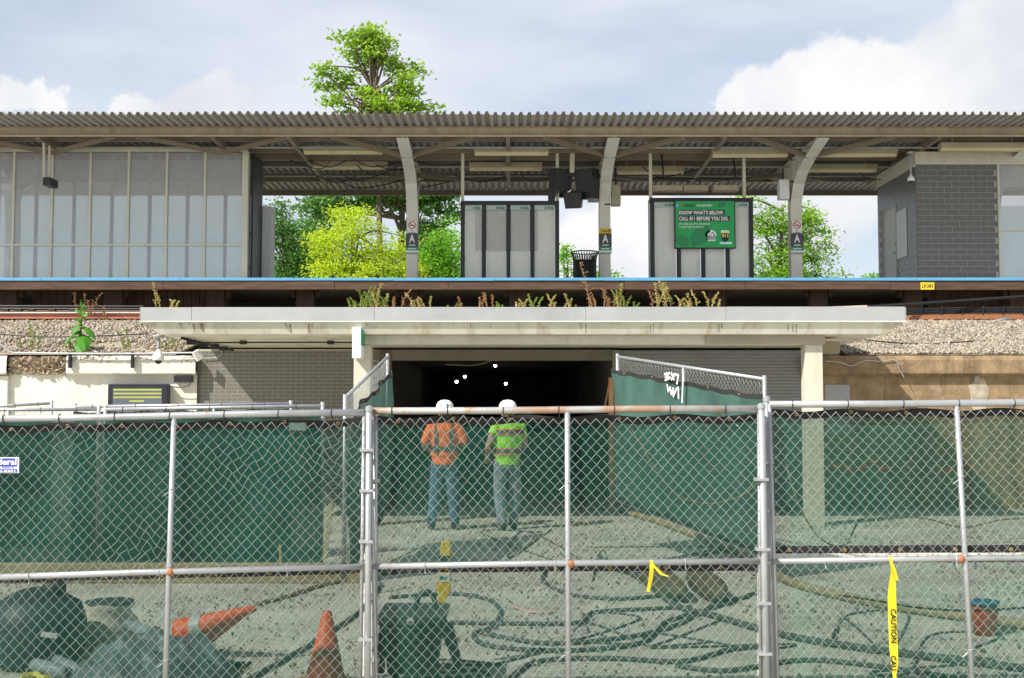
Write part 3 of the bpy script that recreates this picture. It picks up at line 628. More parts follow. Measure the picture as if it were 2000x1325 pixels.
# strip lights under the canopy
proto = None
LS = [(588,745,294,29.4),(605,755,324,31.2),(925,1073,296,29.4),(915,1060,326,31.2),(1207,1340,333,31.4),(1395,1545,300,29.4),(1605,1760,299,29.4),(1575,1720,329,31.2),(1845,2015,288,28.6)]
fixmesh = None
def strip_light(x0, x1, y, z, label):
    t = thing('strip_light', label, 'light', ((x0+x1)/2, y, z), 'strip lights under the platform canopy')
    MB().prism([(x0,y-.13,z+.06),(x0,y-.13,z+.2),(x0,y+.13,z+.2),(x0,y+.13,z+.06)], (x1-x0,0,0)).build('housing', LAMPH, t, bevel=.01)
    MB().prism([(x0+.02,y-.11,z+.058),(x0+.02,y-.07,z),(x0+.02,y+.07,z),(x0+.02,y+.11,z+.058)], (x1-x0-.04,0,0)).build('lens', LENS, t)
    for s in (.15,.85): MB().tube([(x0+(x1-x0)*s,y,z+.2),(x0+(x1-x0)*s,y,ZR-.02)], .012, 5).build('hanger', GREYB, t)
NEAR2 = {1:'left of the first sign column',3:'above the dark board windbreak',4:'above the left end of the poster',7:'beyond the last sign column'}
NEAR = ['left of the first sign column','','right of the first sign column','','','between the green poster and the last column','between the last column and brick hut','','in front of the brick hut']
for k, (a, b, py, d) in enumerate(LS):
    strip_light(X(a,d), X(b,d), d, Z(py,d)-.1, 'beige strip light in the canopy front row, '+NEAR[k] if NEAR[k] else 'beige strip light in the canopy back row, '+NEAR2[k])

# ------------------------------------------------------------------ platform buildings and furniture
YS = 29.3
GLZ = fabricmat('light_blotched_glazing', (.78,.81,.86), .70); GLZ.node_tree.nodes['Noise Texture.001'].inputs['Scale'].default_value = 2.2; GLZ.node_tree.nodes['Noise Texture.001'].inputs['Detail'].default_value = 1  # pale blotches in the panel colour imitate sky light coming through
sl = thing('windbreak_shelter', 'long platform shelter walled with perforated grey panels in cream frame', 'shelter', (-10,YS,ZP))
zt = Z(297,YS); zmid = Z(479,YS); xe = X(470,YS); mx = [xe-.98*k for k in range(8)]
for k in range(7):
    for (z0, z1) in ((ZP, zmid),(zmid, zt)):
        MB().box(mx[k+1]+.03, mx[k]-.03, YS-.004, YS+.004, z0+.03, z1-.03).build('perforated_panel', PERF, sl)
    MB().box(mx[k+1]-.03, mx[k+1]+.03, YS-.05, YS+.05, ZP, zt).build('mullion', CREAM, sl)
    MB().box(mx[k+1]+.031, mx[k]-.031, YS-.04, YS+.04, zmid-.028, zmid+.028).build('transom', CREAM, sl)
    MB().box(mx[k+1]+.4, mx[k+1]+.48, YS+.3, YS+.36, ZP, zt).build('stud', GREYB, sl)
    for (z0, z1) in ((ZP, 5.9),(5.87, 7.6)):
        MB().box(mx[k+1]+.001, mx[k]-.001, YS+1.25, YS+1.26, z0+.03, z1).build('back_panel', GLZ, sl)
MB().box(mx[7], xe+.1, YS-.06, YS+.06, zt, zt+.07).build('head_rail', CREAM, sl)
MB().box(xe-.02, xe+.13, YS-.07, YS+.1, ZP, zt-.002).build('end_post', CREAM, sl)
MB().box(xe+.16, xe+.22, YS+.15, YS+1.25, ZP, zt).build('end_wall', BLACK, sl)
MB().box(mx[7], xe+.1, YS+.9, YS+1.0, 7.7, 8.3).build('inner_beam', GREYB, sl)
cbt = thing('equipment_cabinet', 'tall pale grey cabinet at the end of the perforated shelter', 'cabinet', (X(503,30),30.2,ZP))
a = X(490,30); b = X(516,30)
MB().box(a, b, 30.62, 31.1, ZP, Z(395,30)).build('case', mat('pale_cabinet', (.52,.54,.54), .5, var=.06), cbt, bevel=.01)
MB().tube([(a-.08,29.9,ZP),(a-.08,29.9,7.8)], .03, 8).build('conduit', GREYB, cbt)
for z in (5.4,6.3): MB().box(a-.12, a, 29.88, 30.0, z, z+.04).build('strap', BLACK, cbt)
hs = thing('hanging_sign', 'small black sign hung on two cream poles from the canopy edge', 'sign', at(95,362,28.6))
for px, s in ((86,0),(97,.3)): MB().bar(at(px,278,28.4+s), at(px,350,28.4+s), .05, .05).build('pole', CREAM, hs)
p = at(87,347,28.4); MB().box(p.x-.02, p.x+.16, 28.35, 28.85, at(0,362,28.4).z, p.z).build('sign_panel', BLACK, hs)

hut = thing('block_hut', 'grey glazed block hut with pale door on the platform', 'building', (11.5,YS,ZP))
hx = X(1797,YS); hx1 = X(1957,YS); hz = Z(322,YS)
core = MB().box(hx+.03, hx1, YS+.004, 32.4, ZP, hz-.002).build('front_wall', MORTARD, hut)
side = MB().box(hx+.003, hx+.028, YS+.032, 32.4, ZP, hz-.004).build('side_wall', MORTARD, hut)
bL, bH = .366, .146; bmA = brick_mesh(bL-.011, bH-.011, .03, BLOCK); bmB = brick_mesh(bL/2-.011, bH-.011, .03, BLOCK)
sb = MB()
for j in range(21):
    zc = ZP+bH*(j+.5)
    if zc+bH/2 > hz+.03: break
    x = hx+.004; first = j % 2
    while x < hx1-.1:
        l = bL/2 if first else bL; first = 0
        if x+l > hx1-.02:
            MB().box(x+.0055, hx1-.003, YS+.001, YS+.03, zc-bH/2+.0055, zc+bH/2-.0055).build('block', BLOCK, core); break
        piece('block', bmA if l == bL else bmB, (x+l/2, YS+.016+RND.uniform(-.002,.002), zc), core); x += l
    y = YS+.034; first = 1-j % 2
    while y < 32.4:
        l = bL/2 if first else bL; first = 0
        if not (y+l > 30.8 and y < 31.9 and zc < 7.25): sb.box(hx, hx+.013, y+.005, min(y+l,32.4)-.005, zc-bH/2+.005, zc+bH/2-.005)
        y += l
sb.build('block', BLOCK, side, kind='stuff')
dr = MB().box(hx-.004, hx+.011, 30.87, 31.84, ZP+.02, 7.17).build('door', mat('pale_grey_door', (.50,.52,.50), .5, var=.05), hut)
MB().box(hx-.07, hx-.005, 30.95, 31.08, ZP+1.0, ZP+1.04).build('handle', GALV, dr); MB().lathe((hx-.006,31.0,ZP+1.25), [(.03,0),(.03,.02)], 10, (-1,0,0)).build('lock', GALV, dr)
for a in ((30.80,30.868,ZP,7.25),(31.842,31.91,ZP,7.25),(30.869,31.841,7.172,7.25)): MB().box(hx-.02, hx+.012, *a).build('door_frame', GREYB, hut)
MB().box(hx-.02, hx-.001, 30.02, 30.78, 5.72, 7.0).build('notice_panel', mat('pale_panel', (.55,.57,.56), .4, var=.05), hut, bevel=.004)
MB().box(hx-.02, 16, YS-.05, 32.4, hz, Z(297,YS)).build('roof_fascia', CREAM, hut, bevel=.01)
MB().box(hx-.05, hx-.001, YS, 32.4, hz-.05, hz-.001).build('roof_edge', CREAM, hut)
for k in range(3):
    x0 = hx1+.06+k*.98
    for z0, z1 in ((ZP,6.25),(6.31,hz)): MB().box(x0, x0+.92, YS, YS+.008, z0+.02, z1-.02).build('perforated_panel', PERF, hut)
    MB().box(x0-.055, x0-.002, YS-.04, YS+.05, ZP, hz-.002).build('mullion', CREAM, hut); MB().box(x0, x0+.92, YS-.03, YS+.04, 6.252, 6.308).build('transom', CREAM, hut)
    MB().box(x0, x0+.92, YS+2.8, YS+2.81, ZP, 7.4).build('back_panel', GLZ, hut)
dome_camera('security_camera', 'white dome security camera on a thin pole beside the block hut', at(1778,297,29.0), at(1778,297,29.0).z-at(1778,354,29.0).z, .09)

def windbreak(name, label, px0, px1, ptop, muls, texts, board):
    d = 30.0; t = thing(name, label, 'windbreak', (X((px0+px1)/2,d),d,ZP), 'black framed windbreaks on the platform')
    x0, x1, zt = X(px0,d), X(px1,d), Z(ptop,d); w = .055; ms = [x0+w]+[X(m,d) for m in muls]+[x1-w]
    for m in ms: MB().box(m-w, m+w, d-.03, d+.03, ZP, zt-.1).build('post', BLACK, t, bevel=.004)
    MB().box(x0, x1, d-.04, d+.42, zt-.1, zt).build('top_frame', BLACK, t, bevel=.004)
    for m in (x0+.03, x1-.03): MB().box(m-.03, m+.03, d+.34, d+.40, ZP, zt-.1).build('post', BLACK, t)
    zh = zt-.24
    for k in range(len(ms)-1):
        a, b = ms[k]+w+.004, ms[k+1]-w-.004
        MB().box(a, b, d-.004, d+.004, ZP, zh-.01).build('perforated_panel', PERFW, t)
        hp = MB().box(a, b, d-.012, d, zh, zh+.12).build('header_plate', mat('silver_green_plate', (.36,.45,.41), .35, .3, var=.2), t)
        tm = MB(); text_into(tm, 'cta', (a+(b-a)*.48, d-.0145, zh+.02), ((b-a)*.46,0,0), (0,0,.085), .03); tm.build('lettering', mat('dark_green_print', (.02,.16,.10), .5), hp)
        MB().box(a, b, d+.12, d+.13, ZP, zh+.1).build('back_panel', mat('white_backing', (.78,.78,.72), .5, var=.05), t)
    for m in (x0+.02, x1-.02): MB().box(m-.012, m+.012, d+.03, d+.34, ZP, zt-.1).build('side_glass', mat('tinted_side', (.10,.11,.11), .2), t)
    if board: MB().box(X(board[0],d), X(board[1],d), d+.04, d+.06, Z(board[3],d), Z(board[2],d)).build('map_board', BLACK, t)
    for px in ((px0+3, px1-3) if board else (px0+3, px1-14)):
        MB().box(X(px,d)-.04, X(px,d)+.04, d+.15, d+.22, zt, 8.5).build('support_pole', CREAM, t)
windbreak('platform_windbreak', 'black framed perforated windbreak with dark board behind, beside the litter bin', 899, 1093, 393, (945,993,1040), 1, (928,1050,408,490))
windbreak('platform_windbreak', 'black framed perforated windbreak carrying the green poster', 1272, 1475, 387, (1328,1376,1424), 1, None)
# poster
d = 29.86; a = at(1317,391,d); b = at(1437,486,d)
ps = thing('poster', 'green poster in black frame reading know what is below, call 811', 'poster', (a.x/2+b.x/2, d, b.z))
PG = mat('poster_green', (.012,.34,.085), .35, var=.12, scale=1.3)
MB().box(a.x, b.x, d, d+.08, b.z, a.z).build('frame', BLACK, ps, bevel=.004)
MB().box(a.x+.03, b.x-.03, d-.006, d, b.z+.03, a.z-.03).build('sheet', PG, ps)
PW, PH = b.x-a.x-.06, a.z-b.z-.06
def pp(u, v, e=0): return Vector((a.x+.03+PW*u, d-.008-e, a.z-.03-PH*v))     # u right, v down
def ptext(s, u0, u1, v0, v1, m, bold=.025, e=.003):
    t = MB(); text_into(t, s, pp(u0,v1,e), (PW*(u1-u0),0,0), (0,0,PH*(v1-v0)), bold); t.build('lettering', m, ps)
def pbox(u0, u1, v0, v1, m, name, e=0): MB().add([pp(u0,v0,e),pp(u1,v0,e),pp(u1,v1,e),pp(u0,v1,e)], [(3,2,1,0)]).build(name, m, ps)
DG = mat('poster_leaf_green', (.012,.22,.075), .4, var=.1)
def pleaf(u0, v0, u1, v1, w):
    p = Vector((u0,v0)); q = Vector((u1,v1)); t = q-p; nn = Vector((-t.y,t.x)); pts = []
    for k in range(9): s = k/8; pts.append(p+t*s+nn*w*math.sin(math.pi*s)**.8)
    for k in range(7,0,-1): s = k/8; pts.append(p+t*s-nn*w*math.sin(math.pi*s)**.8)
    MB().add([pp(q.x,q.y,.001) for q in pts], [tuple(range(len(pts)))]).build('printed_leaf', DG, ps)
pleaf(.28,.99,.56,.52,.28); pleaf(.02,.74,.2,.99,.35); pleaf(.72,.13,.86,.02,.30)
pbox(.01,.05,.06,.13,mat('light_blue_print',(.1,.5,.8),.5), 'blue_mark', .002)
sm_ = MB(); sm_.add([pp(.095+.028*math.cos(k*math.pi/6)*(1 if k%2 else .5)*.8, .095+.036*math.sin(k*math.pi/6)*(1 if k%2 else .5), .002) for k in range(12)], [tuple(range(12))]); sm_.build('star_mark', RED, ps)
ptext('CHICAGO', .14,.325,.065,.125, BLACK); ptext('CHI.GOV/811', .36,.62,.07,.12, WHITE)
pbox(.05,.84,.19,.305,BLACK,'text_band',.001); pbox(.05,.92,.32,.435,BLACK,'text_band',.001)
ptext("KNOW WHAT'S BELOW.", .06,.82,.205,.29, WHITE, .03); ptext('CALL 811 BEFORE YOU DIG.', .06,.90,.335,.42, WHITE, .03)
ptext("IT'S A FREE CALL. IT'S A FREE SERVICE.", .06,.59,.475,.515, WHITE, .01); ptext("IT SAVES LIVES. IT'S THE LAW.", .06,.48,.54,.58, WHITE, .01)
def pdisc(u, v, r, m, e, name, a0=0, a1=2*math.pi):
    n = 18; MB().add([pp(u+r*math.cos(a0+(a1-a0)*k/n), v+r*PW/PH*math.sin(a0+(a1-a0)*k/n), e) for k in range(n+1)], [tuple(range(n+1))]).build(name, m, ps)
pdisc(.595,.75,.10,WHITE,.001,'emblem',math.pi,2*math.pi); pdisc(.595,.75,.072,BLACK,.002,'emblem',math.pi,2*math.pi)
for k in (-1,0,1): pbox(.595+k*.035-.014,.595+k*.035+.014,.66+.03*abs(k),.752,WHITE,'emblem',.003)
pbox(.52,.67,.755,.86,WHITE,'emblem',.001); pbox(.53,.66,.765,.83,BLACK,'emblem',.002); ptext('DIGGER',.54,.65,.775,.82,WHITE,.02,.004)
CRM = mat('cream_print',(.75,.8,.6),.5)
pbox(.77,.91,.63,.70,CRM,'emblem',.001); pbox(.78,.90,.69,.80,BLACK,'emblem',.002); pdisc(.84,.80,.06,BLACK,.002,'emblem',0,math.pi); ptext('811',.79,.89,.705,.785,YELLOW,.04,.004); pbox(.75,.95,.885,.925,mat('pale_blue_print',(.6,.8,.85),.5),'emblem',.001)

# litter bin
p = Vector((X(1143,30.5),30.5,ZP)); lb = thing('litter_bin', 'black slatted metal litter bin with flared rim', 'bin', p)
MB().lathe(p, [(.27,.03),(.27,.72)], 24).build('liner', BLACK, lb, smooth=True)
for k in range(30):
    t = 2*math.pi*k/30; c, s = math.cos(t), math.sin(t)
    MB().tube([p+Vector((c*.30,s*.30,.03)), p+Vector((c*.30,s*.30,.75)), p+Vector((c*.325,s*.325,.87)), p+Vector((c*.37,s*.37,.95))], .013, 5).build('slat', BLACK, lb)
for r_, z in ((.305,.05),(.305,.72),(.375,.955)):
    MB().tube([p+Vector((math.cos(t*.2618)*r_, math.sin(t*.2618)*r_, z)) for t in range(25)], .016, 6, False).build('hoop', BLACK, lb)
# low timber bench at the far side
bn = thing('timber_barrier', 'low brown timber plank on two black posts across the platform', 'barrier', (X(648,29.5),29.5,ZP))
MB().box(X(553,29.5), X(741,29.5), 29.45, 29.6, ZP+.01, ZP+.13).build('plank', mat('brown_plank', (.20,.10,.05), .8, var=.25), bn, bevel=.01)
for px in (562,737,648): MB().box(X(px,29.7)-.04, X(px,29.7)+.04, 29.62, 29.7, ZP, ZP+.24).build('post', BLACK, bn)

# signs on the columns
def column_sign(px, out, nos, label):
    d = YC-.04; t = thing('station_sign', label, 'sign', (X(px,d),d,Z(497,d)), 'letter A signs on platform columns')
    x0, x1 = X(px-12.5,d), X(px+12.5,d)
    pl = MB().box(x0, x1, d-.05, d-.02, Z(483,d), Z(457,d)).build('name_plate', SIGNG, t)
    m = MB(); text_into(m, 'A', (x0+.09, d-.053, Z(474.5,d)), (x1-x0-.18,0,0), (0,0,Z(459,d)-Z(474.5,d)), .03); m.build('letter', WHITE, pl)
    m = MB(); text_into(m, 'Austin', (x0+.08, d-.053, Z(481.5,d)), (x1-x0-.16,0,0), (0,0,Z(477,d)-Z(481.5,d)), .02); m.build('lettering', WHITE, pl)
    MB().box(x0, x1, d-.05, d-.02, Z(489.5,d), Z(483.6,d)).build('green_strip', GREEN, t)
    MB().box(x0, x1, d-.048, d-.02, Z(495.5,d), Z(490,d)).build('white_strip', WHITE, t)
    MB().box(x0+.06, x1-.06, d-.054, d-.0505, Z(487.6,d), Z(485.8,d)).build('printed_line', WHITE, t); MB().box(x0, x1, d-.05, d-.0482, Z(495.5,d), Z(494,d)).build('printed_line', GREEN, t)
    if out:
        o = thing('exit_sign', 'yellow plate reading Out above the letter A sign', 'sign', (X(px,d),d,Z(456,d))); pl = MB().box(x0, x1, d-.05, d-.02, Z(456.5,d), Z(447,d)).build('plate', YELLOW, o)
        m = MB(); text_into(m, 'Out', (x0+.05, d-.053, Z(454.6,d)), ((x1-x0)*.5,0,0), (0,0,Z(449,d)-Z(454.6,d)), .02); m.build('lettering', BLACK, pl)
        c = Vector((x1-.07, d-.053, Z(451.8,d))); ring = MB(); ring.tube([c+Vector((.036*math.cos(k*.5236),0,.036*math.sin(k*.5236))) for k in range(13)], .008, 5, False)
        ring.bar(c-Vector((.03,0,0)), c+Vector((.03,0,0)), .006, .012); ring.build('arrow_mark', BLACK, pl)
    if nos:
        o = thing('no_smoking_sign', 'white no smoking plate with red ring on the '+nos, 'sign', (X(px,d),d,Z(456,d))); q0, q1 = X(px-9.5,d), X(px+9.5,d)
        pl = MB().box(q0, q1, d-.045, d-.02, Z(456,d), Z(432,d)).build('plate', WHITE, o)
        c = Vector(((q0+q1)/2, d-.05, Z(440.5,d))); R_ = .095
        ring = MB().tube([c+Vector((R_*math.cos(k*.2618),0,R_*math.sin(k*.2618))) for k in range(25)], .012, 5, False); ring.bar(c+Vector((-.066,0,.066)), c+Vector((.066,0,-.066)), .008, .018); ring.build('prohibition_ring', RED, pl)
        MB().bar(c+Vector((-.06,.002,-.005)), c+Vector((.06,.002,-.005)), .004, .02).build('cigarette_mark', BLACK, pl)
        m = MB(); text_into(m, 'No', (c.x-.03, d-.048, c.z-.165), (.06,0,0), (0,0,.035), .01); text_into(m, 'smoking', (c.x-.09, d-.048, c.z-.22), (.18,0,0), (0,0,.04), .01); m.build('lettering', BLACK, pl)
column_sign(803.5, 0, 'column beside the bright shrubs', 'letter A station sign on the column beside the bright green shrubs')
column_sign(1183.5, 1, '', 'letter A station sign under the yellow plate by litter bin')
column_sign(1560.5, 0, 'column right of the poster', 'letter A station sign on the column between poster and block hut')

# speaker and monitor cluster, boxes on columns
mc = thing('monitor_cluster', 'cluster of black hooded monitors hung from the canopy on a beige post', 'monitor', at(1118,408,30.2))
MB().bar(at(1118,290,30.2), at(1117,338,30.2), .12, .12).build('drop_post', CREAM, mc)
def hood(c, w, h, dd, yaw, tilt, nm):
    m = MB().prism([(-w/2,0,h/2),(w/2,0,h/2),(w/2*.8,0,-h/2),(-w/2*.8,0,-h/2)], (0,dd,0)); M_ = Matrix.Translation(c) @ Matrix.Rotation(yaw,4,'Z') @ Matrix.Rotation(tilt,4,'X')
    m.v = [tuple(M_ @ Vector(v)) for v in m.v]; m.build(nm, BLACK, mc, bevel=.01)
hood(at(1102,358,30.2), .5, .74, .42, .5, .12, 'monitor'); hood(at(1140,360,30.1), .54, .78, .42, -.55, .12, 'monitor'); hood(at(1118,392,30.0), .5, .42, .4, -.2, .2, 'monitor')
hood(at(1117,341,30.2), .75, .12, .3, 0, 0, 'bracket')
hood(at(1081,380,30.0), .12, .42, .3, .3, .0, 'monitor')
MB().bar(at(1109,376,29.9), at(1115,372,29.9), .02, .03).build('label_strip', WHITE, mc)
for nm, lab, px0, px1, py0, py1, m in (('control_box','grey metal box clamped on the left of the middle column',1150,1171,362,394,GREYB),('control_box','tan metal box clamped on the right of the middle column',1196,1214,362,402,LAMPH),('control_box','pale box clamped to the column right of poster',1526,1546,352,390,WHITE)):
    d = YC-.1; t = thing(nm, lab, 'box', (X((px0+px1)/2,d),d,Z(py1,d))); MB().box(X(px0,d), X(px1,d), d-.1, d+.18, Z(py1,d), Z(py0,d)).build('case', m, t, bevel=.015)
    cx = X(1183 if px0 < 1400 else 1560, d)
    for pz in (py0+2, py1-3): MB().box(min(X(px0,d),cx), max(X(px1,d),cx), d+.02, d+.05, Z(pz,d)-.015, Z(pz,d)+.015).build('strap', BLACK, t)
    MB().tube([(X((px0+px1)/2,d),d+.05,Z(py0,d)),(X((px0+px1)/2,d),d+.05,8.2)], .02, 6).build('conduit', BLACK, t)
rk = thing('lighting_rack', 'dark pipe carrying three flat lamps above the green poster', 'light rack', at(1365,374,30.2))
MB().tube([at(1275,350,30.4), at(1465,350,30.4)], .025, 6).build('pipe', BLACK, rk)
for a, b in ((1277,1340),(1338,1390),(1396,1450)):
    MB().box(X(a,30.3), X(b,30.3)-.05, 30.2, 30.5, Z(374,30.3), Z(363,30.3)).build('lamp_head', LAMPH, rk, bevel=.01)
    MB().tube(spline([(X((a+b)/2,30.4),30.4,Z(350,30.4)),(X((a+b)/2,30.4)+.1,30.4,Z(356,30.4)),(X((a+b)/2,30.4),30.35,Z(363,30.4))]), .015, 5).build('cable', BLACK, rk)
for px in (1296,1437): MB().tube([at(px,350,30.4),(X(px,30.4),30.4,8.5)], .025, 6).build('hanger', BLACK, rk)

# ------------------------------------------------------------------ trees
def tree(name, label, base, top, crown, n_clump, leaves, lsize, m, bark, seed, limbs=18, spread=.34, trunk_r=.2):
    r = random.Random(seed); t = thing(name, label, 'tree', base, 'trees behind the platform')
    base = Vector(base); cl = []
    vol = [c[1][0]*c[1][1]*c[1][2] for c in crown]; tot = sum(vol)
    for k in range(n_clump):
        q = r.random()*tot; i = 0
        while q > vol[i]: q -= vol[i]; i += 1
        c, s = crown[i]
        while True:
            v = Vector((r.uniform(-1,1), r.uniform(-1,1), r.uniform(-1,1)))
            if .25 < v.length < 1: break
        v = v*(.75+.25*r.random()); cl.append(Vector((c[0]+v.x*s[0], c[1]+v.y*s[1], c[2]+v.z*s[2])))
    mb = MB(); tp = Vector(top); mid = base.lerp(tp, .5)+Vector((r.uniform(-.3,.3),0,0))
    tk = spline([base, mid, tp], 10); mb.tube(tk, [trunk_r*(1-.8*i/(len(tk)-1)) for i in range(len(tk))], 8)
    for c in r.sample(cl, min(limbs, len(cl))):
        s = [p for p in tk if p.z < c.z-.2] or tk[:1]; p0 = s[-1] if r.random() < .5 else s[max(0, len(s)-3)]
        pm = p0.lerp(c, .55)+Vector((r.uniform(-.2,.2), r.uniform(-.2,.2), r.uniform(-.1,.35))); L_ = spline([p0, pm, c], 6)
        mb.tube(L_, [trunk_r*.32*(1-.8*i/(len(L_)-1)) for i in range(len(L_))], 5)
    mb.build('trunk', bark, t, smooth=True)
    lf = MB(); V = []; Fc = []
    for c in cl:
        for k in range(leaves):
            p = c+Vector((r.gauss(0,spread), r.gauss(0,spread), r.gauss(0,spread*.45))); s = lsize*r.uniform(.6,1.3)
            a = Vector((r.uniform(-1,1), r.uniform(-1,1), r.uniform(-.8,.3))).normalized(); b = a.cross(Vector((r.uniform(-.5,.5), r.uniform(-.5,.5), 1))).normalized(); u = a.cross(b)*.18
            i = len(V); V += [p-a*s*.5, p+b*s*.3+u*s, p+a*s*.5, p-b*s*.3+u*s]; Fc += [(i,i+1,i+2),(i,i+2,i+3)]
    lf.v = [tuple(v) for v in V]; lf.f = Fc; lf.build('crown', m, t)
BARK = mat('bark', (.14,.11,.085), .9, var=.3, scale=8)
LF1 = leafmat('catalpa_leaf', (.12,.28,.02), (.40,.58,.07), .5); LF2 = leafmat('yellow_green_leaf', (.36,.56,.02), (.66,.76,.07), .5); LF3 = leafmat('deep_leaf', (.05,.17,.03), (.15,.32,.06), .5); LF4 = leafmat('fresh_leaf', (.10,.33,.02), (.28,.55,.05), .5); LF5 = leafmat('elm_leaf', (.11,.30,.02), (.32,.54,.05), .5)  # LF5 is the leaf green of the elm
D = 46
def cr(px, py, rx, ry, d=D, ry2=None): p = at(px, py, d); return (p, (rx*d/F_PX, (ry2 or rx)*d/F_PX*.8, ry*d/F_PX))
tree('catalpa_tree', 'tall broad leaved tree rising above the canopy roof', (X(735,D),D,0), at(728,90,D), [cr(722,95,72,46),cr(790,145,45,52),cr(650,150,42,32),cr(770,205,72,42),cr(655,210,38,22),cr(720,180,40,30),cr(830,215,34,14)], 105, 50, .22, LF1, BARK, 1, 75, .24, .20)
tree('catalpa_tree', 'dark broad leaved lower limbs seen between canopy and bright shrubs', (X(790,47),47,0), at(790,340,47), [cr(650,405,80,36,47),cr(850,420,62,60,47),cr(780,380,120,26,47)], 130, 44, .24, LF3, BARK, 2, 20, .3, .3)
tree('maple_tree', 'bright yellow green bushy tree behind the low timber barrier', (X(690,43),43,0), at(690,440,43), [cr(690,480,90,70,43),cr(640,500,52,60,43),cr(790,500,50,62,43),cr(700,560,130,60,43),cr(690,425,45,25,43)], 330, 64, .115, LF2, BARK, 3, 24, .28, .18)
tree('pear_tree', 'narrow deep green tree beside the pale equipment cabinet', (X(555,44),44,0), at(550,395,44), [cr(550,480,52,70,44),cr(540,420,28,40,44),cr(590,520,50,50,44),cr(560,570,70,60,44)], 190, 44, .14, LF3, BARK, 4, 14, .26, .16)
tree('locust_tree', 'fresh green feathery tree left of the dark board windbreak', (X(860,45),45,0), at(860,470,45), [cr(868,495,46,58,45),cr(845,540,75,60,45),cr(890,440,22,22,45)], 190, 46, .13, LF4, BARK, 5, 12, .26, .14)
tree('elm_tree', 'bright green spreading tree behind the poster and last column', (X(1530,44),44,0), at(1530,400,44), [cr(1535,430,75,48,44),cr(1580,470,62,60,44),cr(1520,520,80,60,44),cr(1620,525,42,22,44),cr(1560,570,110,50,44),cr(1450,395,40,14,44)], 270, 46, .15, LF5, BARK, 6, 26, .27, .2)
tree('ash_tree', 'dark green tree filling in behind the bright shrub, cabinet side', (X(615,51),51,0), at(615,420,51), [cr(615,470,62,62,51),cr(600,540,90,50,51)], 150, 40, .2, LF3, BARK, 12, 10, .34, .2)
tree('ash_tree', 'mid green tree filling in behind the first letter A column', (X(835,51),51,0), at(835,430,51), [cr(840,480,70,56,51),cr(800,540,100,50,51)], 150, 40, .2, LF4, BARK, 13, 10, .34, .2)
tree('young_tree', 'small young green tree showing beside the litter bin', (X(1112,42),42,0), at(1106,480,42), [cr(1106,515,18,42,42),cr(1180,540,26,14,42)], 26, 30, .16, LF4, BARK, 7, 8, .2, .08)
tree('young_tree', 'tip of a small green tree beside the block hut', (X(1708,42),42,0), at(1706,530,42), [cr(1708,545,20,14,42)], 14, 26, .15, LF4, BARK, 8, 5, .18, .07)

# ------------------------------------------------------------------ weeds
LW = [leafmat('weed_green', (.10,.22,.03), (.28,.38,.07), .3), leafmat('weed_dry', (.28,.13,.06), (.42,.27,.12), .2), leafmat('weed_straw', (.38,.30,.10), (.50,.45,.16), .2)]
def weed(base, h, n, mi, label, group, seed, lean=.5, dense=1.0):
    r = random.Random(seed); t = thing('weed', label, 'weed', base, group); base = Vector(base); st = MB(); lf = MB()
    for k in range(n):
        b = base+Vector((r.uniform(-.12,.12)*n**.5*.5, r.uniform(-.1,.1), 0)); hh = h*r.uniform(.35,1.1); dx = r.uniform(-lean,lean)*hh
        sp = spline([b, b+Vector((dx*.3, r.uniform(-.05,.05), hh*.5)), b+Vector((dx, r.uniform(-.05,.05), hh))], 6); st.tube(sp, [.006*(1-.6*i/len(sp)) for i in range(len(sp))], 4)
        for i in range(3, len(sp)):
            for q in range(2 if i > 3 else 1):
                a = r.uniform(0,6.283); L_ = hh*.17*r.uniform(.4,1)*(1.15-i/len(sp)*.7); e = sp[i]+Vector((math.cos(a)*L_, math.sin(a)*L_, L_*r.uniform(.3,.9)))
                st.tube([sp[i], e], .003, 3, False)
                for w in range(3):
                    c = sp[i].lerp(e, .45+.27*w); u = Vector((r.uniform(-1,1), r.uniform(-1,1), r.uniform(-.2,.8))).normalized()*.02; v = u.cross(Vector((r.uniform(-1,1),1,.2))).normalized()*.0055
                    j = len(lf.v); lf.v += [tuple(c-u), tuple(c+v), tuple(c+u), tuple(c-v)]; lf.f.append((j,j+1,j+2,j+3))
    st.build('stem', LW[1] if mi == 1 else LW[2], t); lf.build('leaves', LW[mi], t)
WHERE = ['by the shelter end of the roof', 'beside the tall straw stalk at the roof end', 'in the thick green patch, first of it', 'in the thick green patch, fullest of it', 'rising out of the thick green patch', 'just right of the thick green patch', 'below the first letter A column', 'next to the weed below the first column', 'small, below the bright shrubs', 'below the left post of the dark board windbreak', 'in the tangle under the dark board windbreak', 'low, at the foot of the brown tangle', 'first under the right half of that windbreak', 'second of that row', 'below the right post of the dark board windbreak', 'leaning beside the one below that post', 'single stalk left of the litter bin', 'tallest stalk, in front of the litter bin', 'behind the tallest stalk', 'between litter bin and middle column', 'in front of the middle column', 'right of the middle column', 'shorter, next to the green one by the middle column', 'thin, left of the poster windbreak', 'below the left post of poster windbreak', 'below the left edge of the poster', 'low, below the poster', 'bushy, below the middle of the poster', 'last of the roof edge']
wz = Z(601,YF)-.01; yw = YF+.25
G = 'weeds growing along the entrance roof edge'
